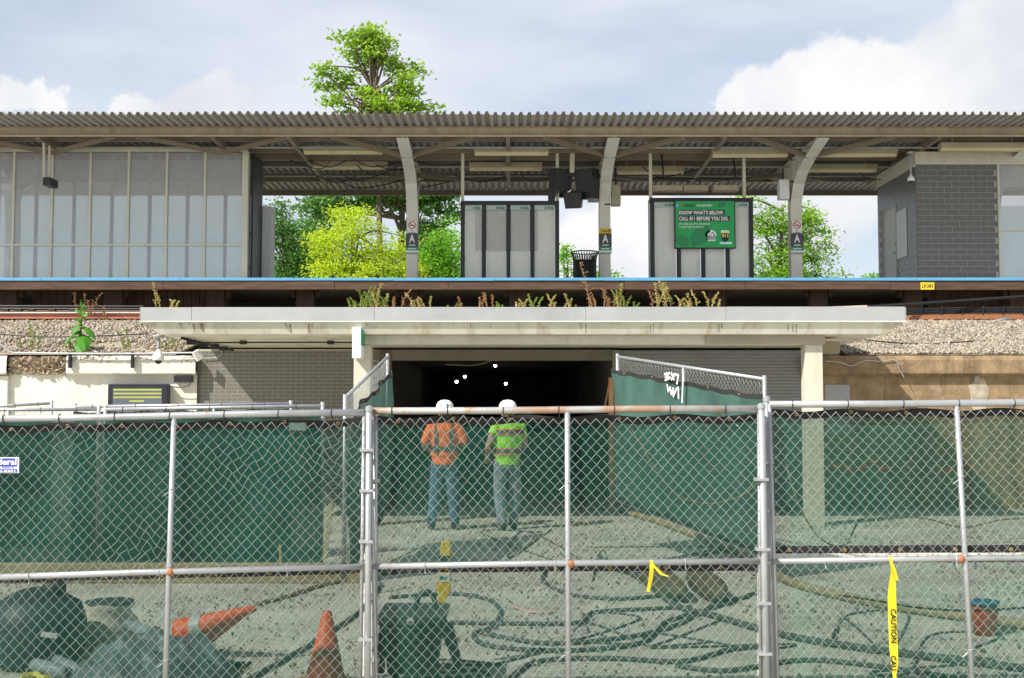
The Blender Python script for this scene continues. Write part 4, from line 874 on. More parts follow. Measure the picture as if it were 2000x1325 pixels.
for i, (px, top, n, mi) in enumerate(((300,552,2,2),(342,580,3,2),(705,560,9,0),(728,555,14,0),(745,550,4,2),(778,560,3,1),(810,572,3,2),(832,575,3,2),(878,583,2,0),(898,578,2,1),(950,560,4,1),(972,588,3,0),(1022,577,4,2),(1048,575,4,0),(1085,568,4,2),(1100,570,3,2),(1128,588,1,1),(1153,515,1,1),(1165,553,2,1),(1178,548,2,1),(1190,558,2,1),(1217,555,4,0),(1230,572,3,0),(1283,568,2,1),(1292,550,3,2),(1318,548,3,2),(1338,575,4,2),(1360,566,4,2),(1395,560,3,2))):
    weed((X(px,yw),yw,wz), max(.1,(602-top)/131), n, mi, ('green weed on the roof edge, ','brown dry weed on the roof edge, ','straw yellow weed on the roof edge, ')[mi]+WHERE[i], G, i)
for i, (px, py, top, n, mi, lab) in enumerate(((165,618,568,8,1,'rust brown dry weed behind the big leaved plant'),(205,618,590,4,1,'small rust brown weed by the track board'),(55,690,655,7,0,'low green weed at the corner of crumbled ledge'),(62,640,622,3,0,'tiny green weed below the red and white cover board'),(235,645,630,3,0,'little green sprig on the gravel slope'),(245,682,664,5,0,'green sprig in the dirt right of the big leaved plant'),(330,682,662,6,0,'bright green tuft beside the dome camera pole'),(150,688,676,9,0,'low grass tuft under the big leaved plant'))):
    d = 24.6 if py < 630 else (21 if py > 660 else 22.5); b = at(px,py,d); weed((b.x,d,slope_z(d)), (py-top)/F_PX*d+.05, n, mi, lab, 'weeds on the left slope', 60+i)
# the big leaved plant
d = 20.9; b = at(155,690,d); bp_ = thing('burdock_plant', 'tall plant with big drooping green leaves above the white wall', 'plant', (b.x,d,slope_z(d)))
stp = spline([(b.x,d,slope_z(d)),(b.x+.02,d,3.3),at(168,600,d)], 6); MB().tube(stp, .016, 6).build('stem', LW[0], bp_)
BL = leafmat('big_leaf', (.05,.22,.02), (.12,.36,.04), .35); r = random.Random(9)
def bigleaf(root, dirv, L_, wd, droop):
    dirv = Vector(dirv).normalized(); sd = dirv.cross(Vector((0,0,1))).normalized(); m = MB()
    def fn(u, v):
        s = v; w = wd*math.sin(math.pi*min(1, s*.92+.06))**.7*(1-.25*s); q = (u-.5)*2
        p = Vector(root)+dirv*L_*s+Vector((0,0,-droop*s*s))+sd*w*q+Vector((0,0,-.05*abs(q)+.012*math.sin(9*s+4*q))); return p
    m.grid(fn, 6, 8); m.build('leaf', BL, bp_, smooth=True)
for k, (py, ln, w, dr) in enumerate(((668,.28,.15,.35),(655,.34,.17,.4),(648,.30,.16,.32),(640,.30,.14,.28),(636,.24,.12,.2),(625,.18,.07,.05),(616,.15,.05,.02),(608,.13,.04,.0),(600,.1,.035,-.02),(594,.1,.03,-.05))):
    a = k*2.4-1.3; bigleaf(at(160,py,d), (math.cos(a), -abs(math.sin(a))*.8, .35), ln, w, dr)

# ------------------------------------------------------------------ chain link fences
def lerp2(c, u, v): return (c[0]*(1-u)+c[1]*u)*(1-v)+(c[2]*(1-u)+c[3]*u)*v     # c: bottom-left, bottom-right, top-left, top-right
def chain_link(parent, c, pitch=.0302, h=.066, wr=.0016, seed=1, dents=(), v1=1.0, n=4):
    r = random.Random(seed); Wd = (c[3]-c[2]).length; H = (c[2]-c[0]).length; nw = int(Wd/pitch); nr = int(H*v1/(h/2))
    nrm = (c[1]-c[0]).cross(c[2]-c[0]).normalized(); ph = [r.uniform(0,6.28) for _ in range(6)]; mb = MB()
    for i in range(nw+1):
        pts = []
        for j in range(nr+1):
            s = 1 if (i+j) % 2 else -1
            u = (i+.5)*pitch/Wd+s*pitch*.51/Wd; v = v1*j/nr
            u = min(max(u, 0), 1); p = lerp2(c, u, v)
            x, z = u*Wd, v*H
            wob = .005*math.sin(x*2.7+z*1.9+ph[0])+.004*math.sin(x*6.1-z*4.3+ph[1]); p = p+Vector((wob, 0, .006*math.sin(x*3.3+ph[2])+.004*math.sin(z*5+x*7+ph[3])))
            for (dx, dz, R_, am) in dents:
                q = Vector((x-dx, z-dz)); w = math.exp(-q.length_squared/(R_*R_)); p = p+Vector((am*w*math.sin(q.y*18+q.x*9), 0, am*w*math.cos(q.x*21+i)))
            p = p+Vector((r.gauss(0,.0012),0,r.gauss(0,.0012)))+nrm*(.004*s)
            pts.append(p)
        mb.tube(pts, wr, n, False)
    return mb.build('chain_link', WIRE, parent, smooth=True, kind='stuff')
def fabric(parent, c, v0, v1, sag, m, name='privacy_screen', seed=0, off=.035, hem=.045, both=True, u0=0., u1=1., fold=.012, grom=None, hemlow=True):
    r = random.Random(seed); nrm = (c[1]-c[0]).cross(c[2]-c[0]).normalized()
    if nrm.y < 0: nrm = -nrm
    ph = [r.uniform(0,6.28) for _ in range(6)]; Wd = (c[3]-c[2]).length; H = (c[2]-c[0]).length
    def edge(u): return sag*(.5-.5*math.cos(u*6.283*max(2, round(Wd/.42))))/H
    def fn(u, v, e=0):
        uu = u0+(u1-u0)*u; vv = v0+(v1-edge(u)-v0)*v; p = lerp2(c, uu, vv); x = uu*Wd; z = vv*H
        f = fold*(math.sin(x*5+z*2+ph[0])+.6*math.sin(x*11-z*5+ph[1])+.5*math.sin(z*9+x*3+ph[2])+.9*max(0, math.sin((x+z)*4.2+ph[3]))**3)
        return p+nrm*(off+f*.7+.012+e)
    o = MB().grid(fn, 44, 26).build(name, m, parent, smooth=True)
    hv = hem/((v1-v0)*H)
    MB().grid(lambda u, v: fn(u, 1-hv+hv*v, -.006), 44, 2).build('hem', HEM, o, smooth=True)
    if hemlow: MB().grid(lambda u, v: fn(u, hv*v, -.006), 44, 2).build('hem', HEM, o, smooth=True)
    if grom:
        gm = MB()
        for k in range(grom):
            p = fn((k+.5)/grom, 1-hv*.45, -.012); gm.tube([p+Vector((.008*math.cos(t*.785),0,.008*math.sin(t*.785))) for t in range(9)], .0035, 4, False)
            if hemlow: p = fn((k+.3)/grom, hv*.45, -.012); gm.tube([p+Vector((.008*math.cos(t*.785),0,.008*math.sin(t*.785))) for t in range(9)], .0035, 4, False)
        gm.build('grommets', mat('brass', (.55,.42,.18), .35, .8), o, kind='stuff')
    return o
def ties(parent, a, b, n, rad, m, name='tie'):
    for k in range(n):
        p = Vector(a).lerp(Vector(b), (k+.4)/n); MB().tube([p+Vector((0,math.cos(t*.7854)*rad,math.sin(t*.7854)*rad)) for t in range(9)]+[p+Vector((.004,-rad,-rad-.02))], .0028, 4, False).build(name, m, parent)
def panel(label, tl, tr, bl, br, midl, midr, post_t, post_b, top_m, seed, dents, fab, group='temporary fence panels', upper=None, lower=None, stile=.011):
    base = (bl+br)/2; t = thing('temporary_fence', label, 'fence', (base.x, base.y, 0), group)
    MB().tube([tl, tl.lerp(tr,.3)+Vector((0,0,-.002)), tl.lerp(tr,.7)+Vector((0,0,.003)), tr], .0205, 12).build('top_rail', top_m, t, smooth=True)
    MB().tube([midl, midl.lerp(midr,.42)+Vector((0,0,.004)), midr], .0185, 12).build('mid_rail', GALV, t, smooth=True)
    MB().tube([bl, br], .0185, 10).build('bottom_rail', GALV, t, smooth=True)
    for a, b in ((tl,bl),(tr,br)): MB().tube([a, b], stile, 10).build('stile', GALV, t, smooth=True)
    MB().tube([post_t, post_b], .0165, 12).build('center_post', GALV, t, smooth=True)
    u = ((post_t-tl).length)/((tr-tl).length); jp = lerp2((midl,midr,midl,midr), u, 0)
    MB().ball(jp, .027, 10, 6).build('rusty_joint', RUST, t, smooth=True)
    c = (bl, br, tl-Vector((0,0,.045)), tr-Vector((0,0,.045))); f = Vector((0,-.012,0)); chain_link(t, [p+f for p in c], seed=seed, dents=dents)
    vm = (midl.z-bl.z)/(c[2].z-bl.z)
    up = upper or dict(); lo = lower or dict()
    fabric(t, (bl,br,tl,tr), vm-.035+up.get('dv',0), .985, .018, fab, seed=seed, grom=7, fold=up.get('fold',.014))
    fabric(t, (bl,br,tl,tr), .01, vm-.015+lo.get('dv',0), .0, lo.get('m',fab), seed=seed+9, grom=0, hemlow=False, hem=.012, off=.055)
    ties(t, tl, tr, 7, .024, BLACK); ties(t, midl, midr, 3, .023, WIRE, 'wire_tie')
    a, b = post_t, post_b
    for k in (.25,.5,.8):
        p = a.lerp(b, k); MB().tube([p+Vector((math.cos(q*.7854)*.02,math.sin(q*.7854)*.02,.004*q)) for q in range(9)]+[p+Vector((-.05,-.01,-.02))], .0022, 4, False).build('wire_tie', WIRE, t)
    return t
pL = panel('green screened chain link panel with blue and white sign and a dented mid rail', at(-36,819,6.6), at(711,806,6.8), at(-66,1432,6.6), at(703,1405,6.8), at(-46,1129,6.6), at(708,1107,6.8), at(340,813,6.7), at(320,1420,6.7), GALV, 1, [(.9,.95,.16,.022),(1.5,1.5,.2,.014),(.5,1.62,.2,.012),(2.0,1.6,.22,.016)], FABRIC)
pC = panel('green screened chain link gate panel with rusty top rail and yellow ribbon', at(722,803,6.8), at(1482,799,6.8), at(737,1403,6.8), at(1486,1400,6.8), at(728,1107,6.8), at(1490,1096,6.8), at(1108,802,6.8), at(1110,1402,6.8), GALVR, 2, [(.5,1.7,.14,.014)], FABRIC)
pR = panel('green screened chain link panel with long caution tape hanging from its rail', at(1503,790,6.82), at(2262,786,6.82), at(1521,1400,6.82), at(2290,1398,6.82), at(1508,1097,6.82), at(2275,1087,6.82), at(1868,788,6.82), at(1902,1400,6.82), GALV, 3, [], FABRIC2, upper=dict(dv=.045, fold=.005))
# stand-alone posts between the panels
def post(label, px0, px1, d, r_, m, top, clamps):
    t = thing('fence_post', label, 'post', (ground(px1,1408).x if False else at(px1,1408,d).x, d, 0), 'posts between the fence panels')
    a = at(px0,top,d); b = at(px1,1405,d); MB().tube([a,b], r_, 12).build('pipe', m, t, smooth=True)
    for pz in clamps:
        p = a.lerp(b, (pz-top)/(1405-top)); MB().box(p.x-.05, p.x+.03, p.y-r_-.008, p.y+r_+.006, p.z-.008, p.z+.008).build('clamp', GALV, t)
    MB().lathe(a, [(r_+.003,-.02),(r_+.003,.006),(.004,.014)], 12).build('cap', m, t)
post('round galvanised post left of the rusty top rail', 721, 717, 6.76, .019, GALV, 797, (880,960,1060,1250))
post('bent galvanised post behind the left gate stile', 733, 731, 6.84, .017, GALV, 806, (940,1170,1290))
post('round galvanised post right of the rusty top rail', 1487, 1498, 6.77, .021, GALV, 792, (938,1075,1180,1278))
post('taller galvanised post tied beside the right panel', 1497, 1511, 6.86, .019, GALV, 778, (905,1000,1100))

# second line of fencing behind, on the left, and the open gate leaves
def back_panel(label, tl, tr, h, fab, group, v1=.97, bare=0.0, seed=0, curve=False, grom=5, mid=True):
    bl, br = tl-Vector((0,0,h)), tr-Vector((0,0,h)); t = thing('temporary_fence', label, 'fence', ((bl.x+br.x)/2,(bl.y+br.y)/2,min(bl.z,br.z)), group)
    MB().tube([tl,tr], .02, 10).build('top_rail', GALV, t, smooth=True); MB().tube([bl,br], .02, 8).build('bottom_rail', GALV, t, smooth=True)
    for a, b in ((tl,bl),(tr,br)): MB().tube([a+Vector((0,0,.04)),b], .022, 8).build('stile', GALV, t, smooth=True)
    if mid: m0 = tl.lerp(tr,.5); MB().tube([m0, m0-Vector((0,0,h))], .018, 8).build('center_post', GALV, t, smooth=True)
    c = (bl,br,tl-Vector((0,0,.03)),tr-Vector((0,0,.03))); chain_link(t, c, .035, .075, .0022, seed, n=3)
    fabric(t, (bl,br,tl,tr), .01, v1-bare/h, .02, fab, seed=seed, off=-.075, hem=.05, grom=grom, fold=.03 if bare else .014)
    ties(t, tl, tr, 5, .024, BLACK); return t
GB = 'second line of fencing on the left'
back_panel('screened panel of the second fence line, left of its double post', at(-160,801,12.3), at(193,800,12.3), 1.78, FABRICD, GB, seed=21)
back_panel('screened panel of the second fence line, reaching to the brick wall', at(206,800,12.3), at(630,793,12.3), 1.79, FABRICD, GB, seed=22)
back_panel('screened panel of a third fence line below the message board', at(147,795,13.8), at(568,789,13.8), 1.81, FABRICD, 'third fence line', seed=23)
back_panel('tilted chain link panel against the white wall pilaster', at(-120,800,15.0), at(101,788,15.0), 1.83, FABRICD, 'third fence line', seed=24, bare=.12)
GL = 'gate leaves standing open at the entrance'
gl = back_panel('open gate leaf with torn green screen beside the cream column', at(674,778,12.0), at(757,697,15.0), 1.86, FABRICL, GL, bare=.11, seed=31, mid=False)
gr = back_panel('open gate leaf whose green screen carries white spray paint', at(1206,697,15.0), at(1493,741,12.2), 1.86, FABRICL, GL, bare=.10, seed=32)
# the spray paint on the right leaf
A_, B_ = at(1206,697,15.0), at(1493,741,12.2); nn = (B_-A_).cross(Vector((0,0,1))).normalized(); nn = nn if nn.y < 0 else -nn; P0 = A_+nn*.125
sp = MB()
for st_ in ([(1334,733),(1332,786)],[(1298,731),(1308,729),(1299,737),(1309,738),(1299,743)],[(1311,728),(1316,742)],[(1311,742),(1318,732)],[(1316,731),(1325,733),(1322,750)],[(1303,752),(1305,765),(1309,756),(1311,771),(1315,758),(1315,775),(1321,760),(1325,757),(1325,778)]):
    pts = [onplane(x, y, P0, nn) for x, y in st_]
    for i in range(len(pts)-1):
        a, b = pts[i], pts[i+1]; tt = (b-a).normalized(); sd = tt.cross(nn).normalized()*.012; sp.add([a-sd-tt*.006, a+sd-tt*.006, b+sd+tt*.006, b-sd+tt*.006], [(0,1,2,3)])
sp.build('spray_paint', WHITE, gr)

# small plate, sign and tapes on the front fence
sg = thing('fence_sign', 'blue and white fence hire sign wired to the left panel', 'sign', at(-30,924,6.62))
d = 6.62; a = at(-44,893,d); b = at(41,924,d)
MB().box(a.x, b.x, d-.03, d-.024, b.z, a.z).build('plate', WHITE, sg, bevel=.002)
SB = mat('blue_print', (.03,.05,.42), .4, var=.04)
w, h = b.x-a.x, a.z-b.z
MB().box(a.x+.01, b.x-.01, d-.0325, d-.0302, a.z-h*.56, a.z-.006).build('blue_band', SB, sg); MB().box(a.x+.01, b.x-.01, d-.0325, d-.0302, b.z+.005, b.z+h*.26).build('blue_band', SB, sg)
for s, x0, x1, z0, z1, m in (('Federal', .33,.95,.52,.92,WHITE),('A FENCE', .52,.90,.31,.42,SB),('260-8301', .42,.93,.07,.22,WHITE)):
    t = MB(); text_into(t, s, (a.x+w*x0, d-.0345, b.z+h*z0), (w*(x1-x0),0,0), (0,0,h*(z1-z0)), .03); t.build('lettering', m, sg)
t = thing('fence_tag', 'small worn clear tag near the top of the left panel', 'tag', at(582,843,6.75)); a = at(565,826,6.74); b = at(598,841,6.74)
MB().box(a.x, b.x, 6.728, 6.732, b.z, a.z).build('plate', mat('worn_clear_tag', (.07,.11,.10), .35, var=.4, scale=60), t)
TY = mat('caution_tape_yellow', (.86,.70,.02), .4, var=.06)
def tape(pts, w, name, parent, twist=()):
    m = MB(); vs = []
    for i, p in enumerate(pts):
        p = Vector(p); a = twist[i] if i < len(twist) else 0; s = Vector((math.cos(a), math.sin(a), 0))*w[i]/2; vs += [p-s, p+s]
    m.add(vs, [(2*i,2*i+1,2*i+3,2*i+2) for i in range(len(pts)-1)]); return m.build(name, TY, parent)
d = 6.76
ct = thing('caution_tape', 'long yellow CAUTION tape hanging from the right panel mid rail', 'tape', at(1745,1320,d))
tape([at(1739,1088,d), at(1741,1104,d-.02), at(1744,1118,d-.02), at(1743,1140,d-.02), at(1742,1165,d-.02), at(1743,1200,d-.02), at(1745,1260,d-.02), at(1747,1298,d-.02), at(1747,1330,d-.02)], [.018,.022,.03,.045,.05,.05,.048,.044,.012], 'tape', ct, (0,.6,.4,.25,.1,0,0,.1,.3))
tape([at(1741,1100,d-.025), at(1749,1118,d-.03), at(1753,1134,d-.03)], [.02,.022,.016], 'tape_end', ct, (.3,.6,.2))
for s, y0, y1 in (('CAUTION',1190,1256),('CAU',1281,1310)):
    m = MB(); p = at(1738.5,y1,d-.026); text_into(m, s, at(1739,y0,d-.0265), (0,0,-(at(0,y0,d).z-at(0,y1,d).z)), (.034,0,0), .03); m.build('lettering', BLACK, ct)
yr = thing('yellow_ribbon', 'short yellow tape knotted round the center panel mid rail', 'tape', at(1280,1155,d))
tape([at(1272,1094,d), at(1273,1108,d-.02), at(1271,1130,d-.02), at(1266,1156,d-.02)], [.012,.026,.03,.02], 'tape', yr, (0,.3,.5,.2)); tape([at(1274,1102,d-.01), at(1283,1112,d-.02), at(1292,1122,d-.03), at(1305,1126,d-.03)], [.012,.024,.034,.02], 'tape_end', yr, (.2,.6,.9,.4))

# ------------------------------------------------------------------ work site behind the fence
def hose(name, label, pxs, r_, m, group=None, zs=None):
    pts = [ground(x, y, r_) for x, y in pxs]
    if zs: pts = [p+Vector((0,0,z)) for p, z in zip(pts, zs)]
    return tag(MB().tube(spline(pts, 8), r_, 8).build(name, m, smooth=True), label, 'hose', group)
HG = 'dark hoses snaking over the ground'
for k, (pts, lab) in enumerate((([(745,1122),(900,1104),(1050,1109),(1062,1135),(1110,1160),(1200,1170),(1290,1164)],'dark hose in the pile nearest the yellow marker'),
        ([(760,1167),(880,1160),(950,1170),(976,1192),(965,1222),(925,1240),(960,1262),(1100,1271),(1250,1256),(1300,1215),(1390,1188),(1475,1158)],'dark hose looping wide around beside the plastic cart'),
        ([(880,1216),(1000,1218),(1130,1216),(1160,1196),(1260,1190),(1350,1186)],'short dark hose lying straight through the loops'),
        ([(940,1236),(1060,1256),(1190,1249),(1310,1225),(1400,1180),(1465,1165)],'dark hose curving below the pink rag'),
        ([(1170,1088),(1250,1130),(1320,1182),(1400,1204),(1530,1240),(1700,1268),(2050,1312)],'thick dark hose running under the right panel'),
        ([(985,1335),(1050,1292),(1190,1286),(1330,1292),(1420,1270),(1490,1262)],'dark hose coiling along the front of the pile'),
        ([(1320,1300),(1420,1310),(1560,1290),(1700,1300),(2000,1345)],'dark hose nearest the tall post'),
        ([(480,1330),(600,1262),(700,1195),(745,1140)],'dark hose leading past the orange cone'))):
    hose('hose', lab, pts, .018 if k not in (4,) else .028, HOSE, HG)
rh = random.Random(77)
for k, lab in enumerate(('thin dark cord looping by the cart','thin dark cord crossing below the yellow ribbon','thin dark cord beside the sandbags','thin dark cord wandering under the right panel','thin dark cord curling near the red bucket','thin dark cord near the workers','thin dark cord at the foot of the right gate leaf')):
    cx, cy = ((960,1290),(1240,1230),(1400,1240),(1640,1230),(1820,1275),(1000,1070),(1300,1100))[k]; hose('cord', lab, [(cx+rh.uniform(-150,150), cy+rh.uniform(-38,38)) for _ in range(7)], .009, HOSE, 'thin cords on the ground')
hose('tan_hose', 'thick tan hose running from the passage to the right', [(1160,985),(1240,1005),(1300,1024),(1430,1075),(1530,1130),(1650,1165),(1800,1192),(2060,1228)], .045, TANH)
hose('tan_hose', 'thin tan hose lying beside the orange cones', [(500,1180),(560,1165),(640,1140),(735,1128)], .02, TANH)
tag(MB().tube(spline([at(1640,1163,9), at(1720,1175,9), at(1800,1188,9), at(1900,1193,9), at(2020,1186,9)]), .009, 6).build('black_cable', BLACK), 'thin black cable hanging slack in front of red bucket', 'cable')
tag(MB().tube(spline([at(1232,835,7.2), at(1270,900,7.2), at(1320,965,7.2), at(1385,985,7.2), at(1450,968,7.2), at(1478,945,7.2)]), .007, 6).build('rope', TANH), 'brown rope swagging behind the gate panel', 'rope')
tag(MB().tube(spline([at(1533,900,7.3), at(1560,985,7.3), at(1600,1050,7.3), at(1650,1065,7.3), at(1690,1010,7.3), at(1800,1012,7.4), at(1880,1030,7.4), at(1960,1015,7.4), at(2050,1012,7.4)]), .006, 6).build('rope', TANH), 'thin brown rope looping behind the right panel', 'rope')
for k, (pts, lab) in enumerate((([(1262,1120),(1300,1140),(1335,1160)],'dark brown sandbag lying near the yellow ribbon'),([(1352,1122),(1385,1145),(1412,1164)],'dark brown sandbag lying beside the tall post'))):
    g_ = [ground(x, y, .1) for x, y in pts]; tag(MB().tube(spline(g_, 5), [.03,.09,.12,.13,.13,.13,.13,.12,.1,.07,.02][:11], 10).build('sandbag', mat('brown_sack', (.12,.10,.06), .9, var=.3), smooth=True), lab, 'sandbag', 'sandbags')
g_ = [ground(x, y, .015) for x, y in ((1004,1186),(1030,1192),(1050,1196),(1078,1194))]; m = MB(); m.tube(spline(g_, 6), .03, 5); m.v = [(v[0], v[1], v[2]*.5+.008*math.sin(v[0]*40)) for v in m.v]; tag(m.build('rag', mat('pink_rag', (.55,.32,.32), .9)), 'pink rag lying among the hoses', 'rag')
# cones
def cone(label, base, axis, h, rb, collars, plate=True):
    t = thing('traffic_cone', label, 'cone', base, 'traffic cones'); ax = Vector(axis).normalized()
    MB().lathe(base, [(rb,.02),(rb*.92,.05),(rb*.2,h),(rb*.12,h+.005)], 20, ax).build('cone_body', ORANGE, t, smooth=True)
    if plate:
        u = ax.orthogonal().normalized(); v = ax.cross(u); s = rb*1.35; b = Vector(base); MB().prism([b+u*s+v*s, b-u*s+v*s, b-u*s-v*s, b+u*s-v*s], ax*.03).build('base_plate', ORANGE, t)
    for f0, f1 in collars:
        rr = lambda f: rb*.92+(rb*.2-rb*.92)*f+.004; MB().lathe(base, [(rr(f0),h*f0+.05*(1-f0)),(rr(f1),h*f1+.05*(1-f1))], 20, ax, False).build('reflective_collar', mat('grey_collar', (.35,.38,.36), .4), t, smooth=True)
cone('orange traffic cone standing just behind the fence', (X(640,7.7),7.7,0), (0.02,0,1), .48, .14, [])
b0 = ground(352,1240,.16); tip = at(498,1188,b0.y-.2); cone('orange cone lying on its side under the mid rail', b0, tip-b0, (tip-b0).length, .12, [(.16,.30)], False)
b1 = ground(372,1252,.12); tip = at(470,1205,b1.y-.1); cone('orange cone nested below the other fallen cone', b1, tip-b1, (tip-b1).length, .11, [(.2,.34)], False)
# plastic cart with handle
d = 7.8; ct = thing('plastic_cart', 'dark grey plastic cart with arched handle and round white badge', 'cart', (X(822,d),d,0)); x0, x1 = X(748,d), X(872,d)
MB().prism([(x0,d-.2,.40),(x1,d-.2,.40),(x1+.02,d-.2,.47),(x0-.01,d-.2,.47)], (0,.5,0)).build('lid', GREYP, ct, bevel=.012)
MB().add([(x0+.02,d-.19,.395),(x1-.01,d-.19,.395),(x1-.01,d+.28,.395),(x0+.02,d+.28,.395),(x0+.06,d-.16,.08),(x1-.06,d-.16,.08),(x1-.06,d+.2,.08),(x0+.06,d+.2,.08)], [(0,1,5,4),(1,2,6,5),(2,3,7,6),(3,0,4,7),(4,5,6,7),(3,2,1,0)]).build('body', GREYP, ct, bevel=.01)
MB().prism([(x1-.01,d-.21,.46),(x1+.06,d-.21,.40),(X(906,d),d-.21,.16),(X(898,d),d-.21,.10),(x1-.02,d-.21,.36)], (0,.06,0)).build('side_arm', GREYP, ct, bevel=.01)
MB().prism([(x0+.01,d-.205,.41),(x0-.02,d-.205,.1),(x0+.04,d-.205,.1),(x0+.05,d-.205,.40)], (0,.05,0)).build('side_arm', GREYP, ct)
MB().tube(spline([(X(812,d),d+.05,.47),(X(818,d),d+.05,.55),(X(833,d),d+.05,.585),(X(847,d),d+.05,.55),(X(855,d),d+.05,.46)]), .018, 8).build('handle', GREYP, ct, smooth=True)
for q in (x0+.08, x1-.08): MB().lathe((q-.02,d+.05,.08), [(.08,0),(.08,.05)], 16, (1,0,0)).build('wheel', BLACK, ct, smooth=True)
MB().lathe((X(809,d),d-.215,.435), [(.026,0),(.026,.004)], 16, (0,-1,0)).build('badge', WHITE, ct); MB().box(X(809,d)-.012, X(809,d)+.012, d-.2215, d-.2195, .43, .44).build('badge_mark', RED, ct)
# yellow marker
d = 8.15; t = thing('yellow_marker', 'yellow pointed plastic marker with white and green label behind cart', 'marker', at(866,1178,d))
a = at(862,1058,d); b = at(880,1058,d); zb = at(0,1178,d).z
MB().prism([(a.x,d,a.z),(b.x,d,a.z-.002),(b.x+.0,d,zb+.1),(X(872,d),d,zb),(X(858,d),d,zb),(X(853,d),d,zb+.12)], (0,.05,0)).build('stake', YELLOW, t, bevel=.004)
MB().box(X(856,d), X(880,d), d-.003, d-.0005, Z(1137,d), Z(1120,d)).build('label_plate', WHITE, t); MB().box(X(860,d), X(874,d), d-.005, d-.0032, Z(1132,d), Z(1126,d)).build('label_mark', GREEN, t)
MB().box(X(858,d), X(881,d), d-.003, d-.0005, Z(1104,d), Z(1086,d)).build('dark_band', GREYP, t)
# tank, sack, tarp, pipes on the left
p = ground(70,1296); t = thing('dark_tank', 'big dark rounded plastic tank with a cap behind left panel', 'tank', p)
MB().lathe(p, [(.28,0),(.33,.05),(.34,.3),(.30,.42),(.17,.5),(.09,.53)], 24).build('body', mat('dark_teal_plastic', (.03,.05,.055), .5), t, smooth=True); MB().lathe(p+Vector((.12,0,.47)), [(.08,0),(.08,.1),(.02,.12)], 14).build('cap', GREYP, t, smooth=True); MB().bar(p+Vector((.16,-.32,.27)), p+Vector((.26,-.29,.25)), .01, .035).build('label_plate', WHITE, t)
p = ground(212,1262); t = thing('open_sack', 'pale canvas sack with its dark mouth open', 'sack', p)
m = MB().lathe(p, [(.16,0),(.22,.08),(.215,.2),(.17,.28),(.20,.33)], 20); m.v = [(v[0]+.02*math.sin(v[2]*20+v[0]*9), v[1], v[2]+.012*math.sin(v[0]*22)) for v in m.v]; m.build('bag', mat('pale_canvas', (.50,.48,.40), .9, var=.12), t, smooth=True)
MB().lathe(p+Vector((0,0,.335)), [(.185,0),(.18,.006)], 18).build('mouth_shade', GREYP, t)  # dark disc stands in for the shade inside the open mouth
p = ground(290,1335); t = MB(); r = random.Random(6)
TP = mat('blue_grey_tarp', (.09,.125,.13), .45, var=.35, scale=5, bump=.8, bscale=14)
def tf(u, v):
    x = (u-.5)*1.1; y = (v-.5)*1.1; q = max(0, 1-(x*x+y*y)/.30); return p+Vector((x, y+.1, .26*q**.6+(.04*math.sin(x*17+y*9+2*math.sin(y*11))+.03*math.sin(y*23-x*6+1.5*math.sin(x*19))+.018*math.sin(x*47+y*31))*q**.5))
t.grid(tf, 40, 40); tag(t.build('tarp_heap', TP, smooth=True), 'heap of crumpled blue grey sheeting on the ground', 'tarp')
for k, (px, py, dx, dy, lab) in enumerate(((130,1316,-.5,.25,'pipe end beside the sheeting, left of its neighbour'),(160,1316,-.4,.4,'pipe end beside the sheeting, right of its neighbour'),(305,1243,-.35,.3,'pipe end sticking out of the top of sheeting heap'))):
    q = at(px, py, 7.7 if k < 2 else 8.1); o = thing('grey_pipe', 'grey plastic '+lab, 'pipe', q, 'grey pipes by the sheeting'); MB().tube([q, q+Vector((dx,.5,dy*.1-.05))], .045, 14).build('pipe', mat('grey_pipe', (.22,.27,.28), .5), o, smooth=True); MB().lathe(q+Vector((0,-.004,0)), [(.036,0),(.036,.003)], 14, (0,-1,0)).build('bore_shade', BLACK, o)  # black disc on each end paints the shade inside the pipe
tag(MB().bar(ground(160,1312,.03), ground(205,1258,.03)+Vector((0,0,.03)), .05, .03).build('wooden_stake', TIMBERL), 'pale wooden stake lying before the open sack', 'stake')
yt = [ground(x,y,.03) for x, y in ((60,1300),(95,1290),(110,1315),(85,1325),(70,1318),(40,1322))]; m = MB(); m.tube(spline(yt, 6), .022, 4); tag(m.build('yellow_tape', mat('faded_yellow_tape', (.5,.46,.06), .6)), 'tangle of faded yellow tape on the ground', 'tape')
tag(MB().box(X(-200,12.0), X(712,12.0), 12.0, 12.12, 0, .20).build('timber_curb', mat('tan_timber', (.34,.27,.16), .85, var=.2), bevel=.01), 'long tan timber laid along the foot of the second fence', 'timber')
# red bucket
p = ground(1924,1240); t = thing('red_bucket', 'red plastic bucket with blue liner', 'bucket', p)
MB().lathe(p, [(.085,0),(.105,.22),(.108,.24)], 18).build('pail', mat('red_plastic', (.45,.07,.035), .5), t, smooth=True); MB().lathe(p, [(.112,.235),(.116,.27),(.09,.275)], 18).build('liner', mat('blue_liner', (.04,.13,.22), .5), t, smooth=True)
# capped rebar stakes
for k, (px, py) in enumerate(((1633,913),(1655,920),(1683,917),(1703,905),(1725,918),(1850,922))):
    d = 19.6; q = at(px, py, d); o = thing('rebar_stake', 'rebar stake with orange safety cap, last one apart from the row' if k == 5 else 'rebar stake with orange safety cap, '+('nearest the cream column','second from the cream column','middle of the row','tallest of the row','last of the close row')[k], 'stake', (q.x,d,0), 'capped rebar stakes')
    MB().tube([(q.x,d,0),(q.x,d,q.z)], .018, 6).build('rebar', mat('green_rebar', (.08,.22,.18), .6), o); MB().lathe((q.x,d,q.z-.03), [(.03,0),(.035,.04),(.11,.05),(.10,.075),(.03,.1)], 10).build('cap', ORANGE, o, smooth=True)
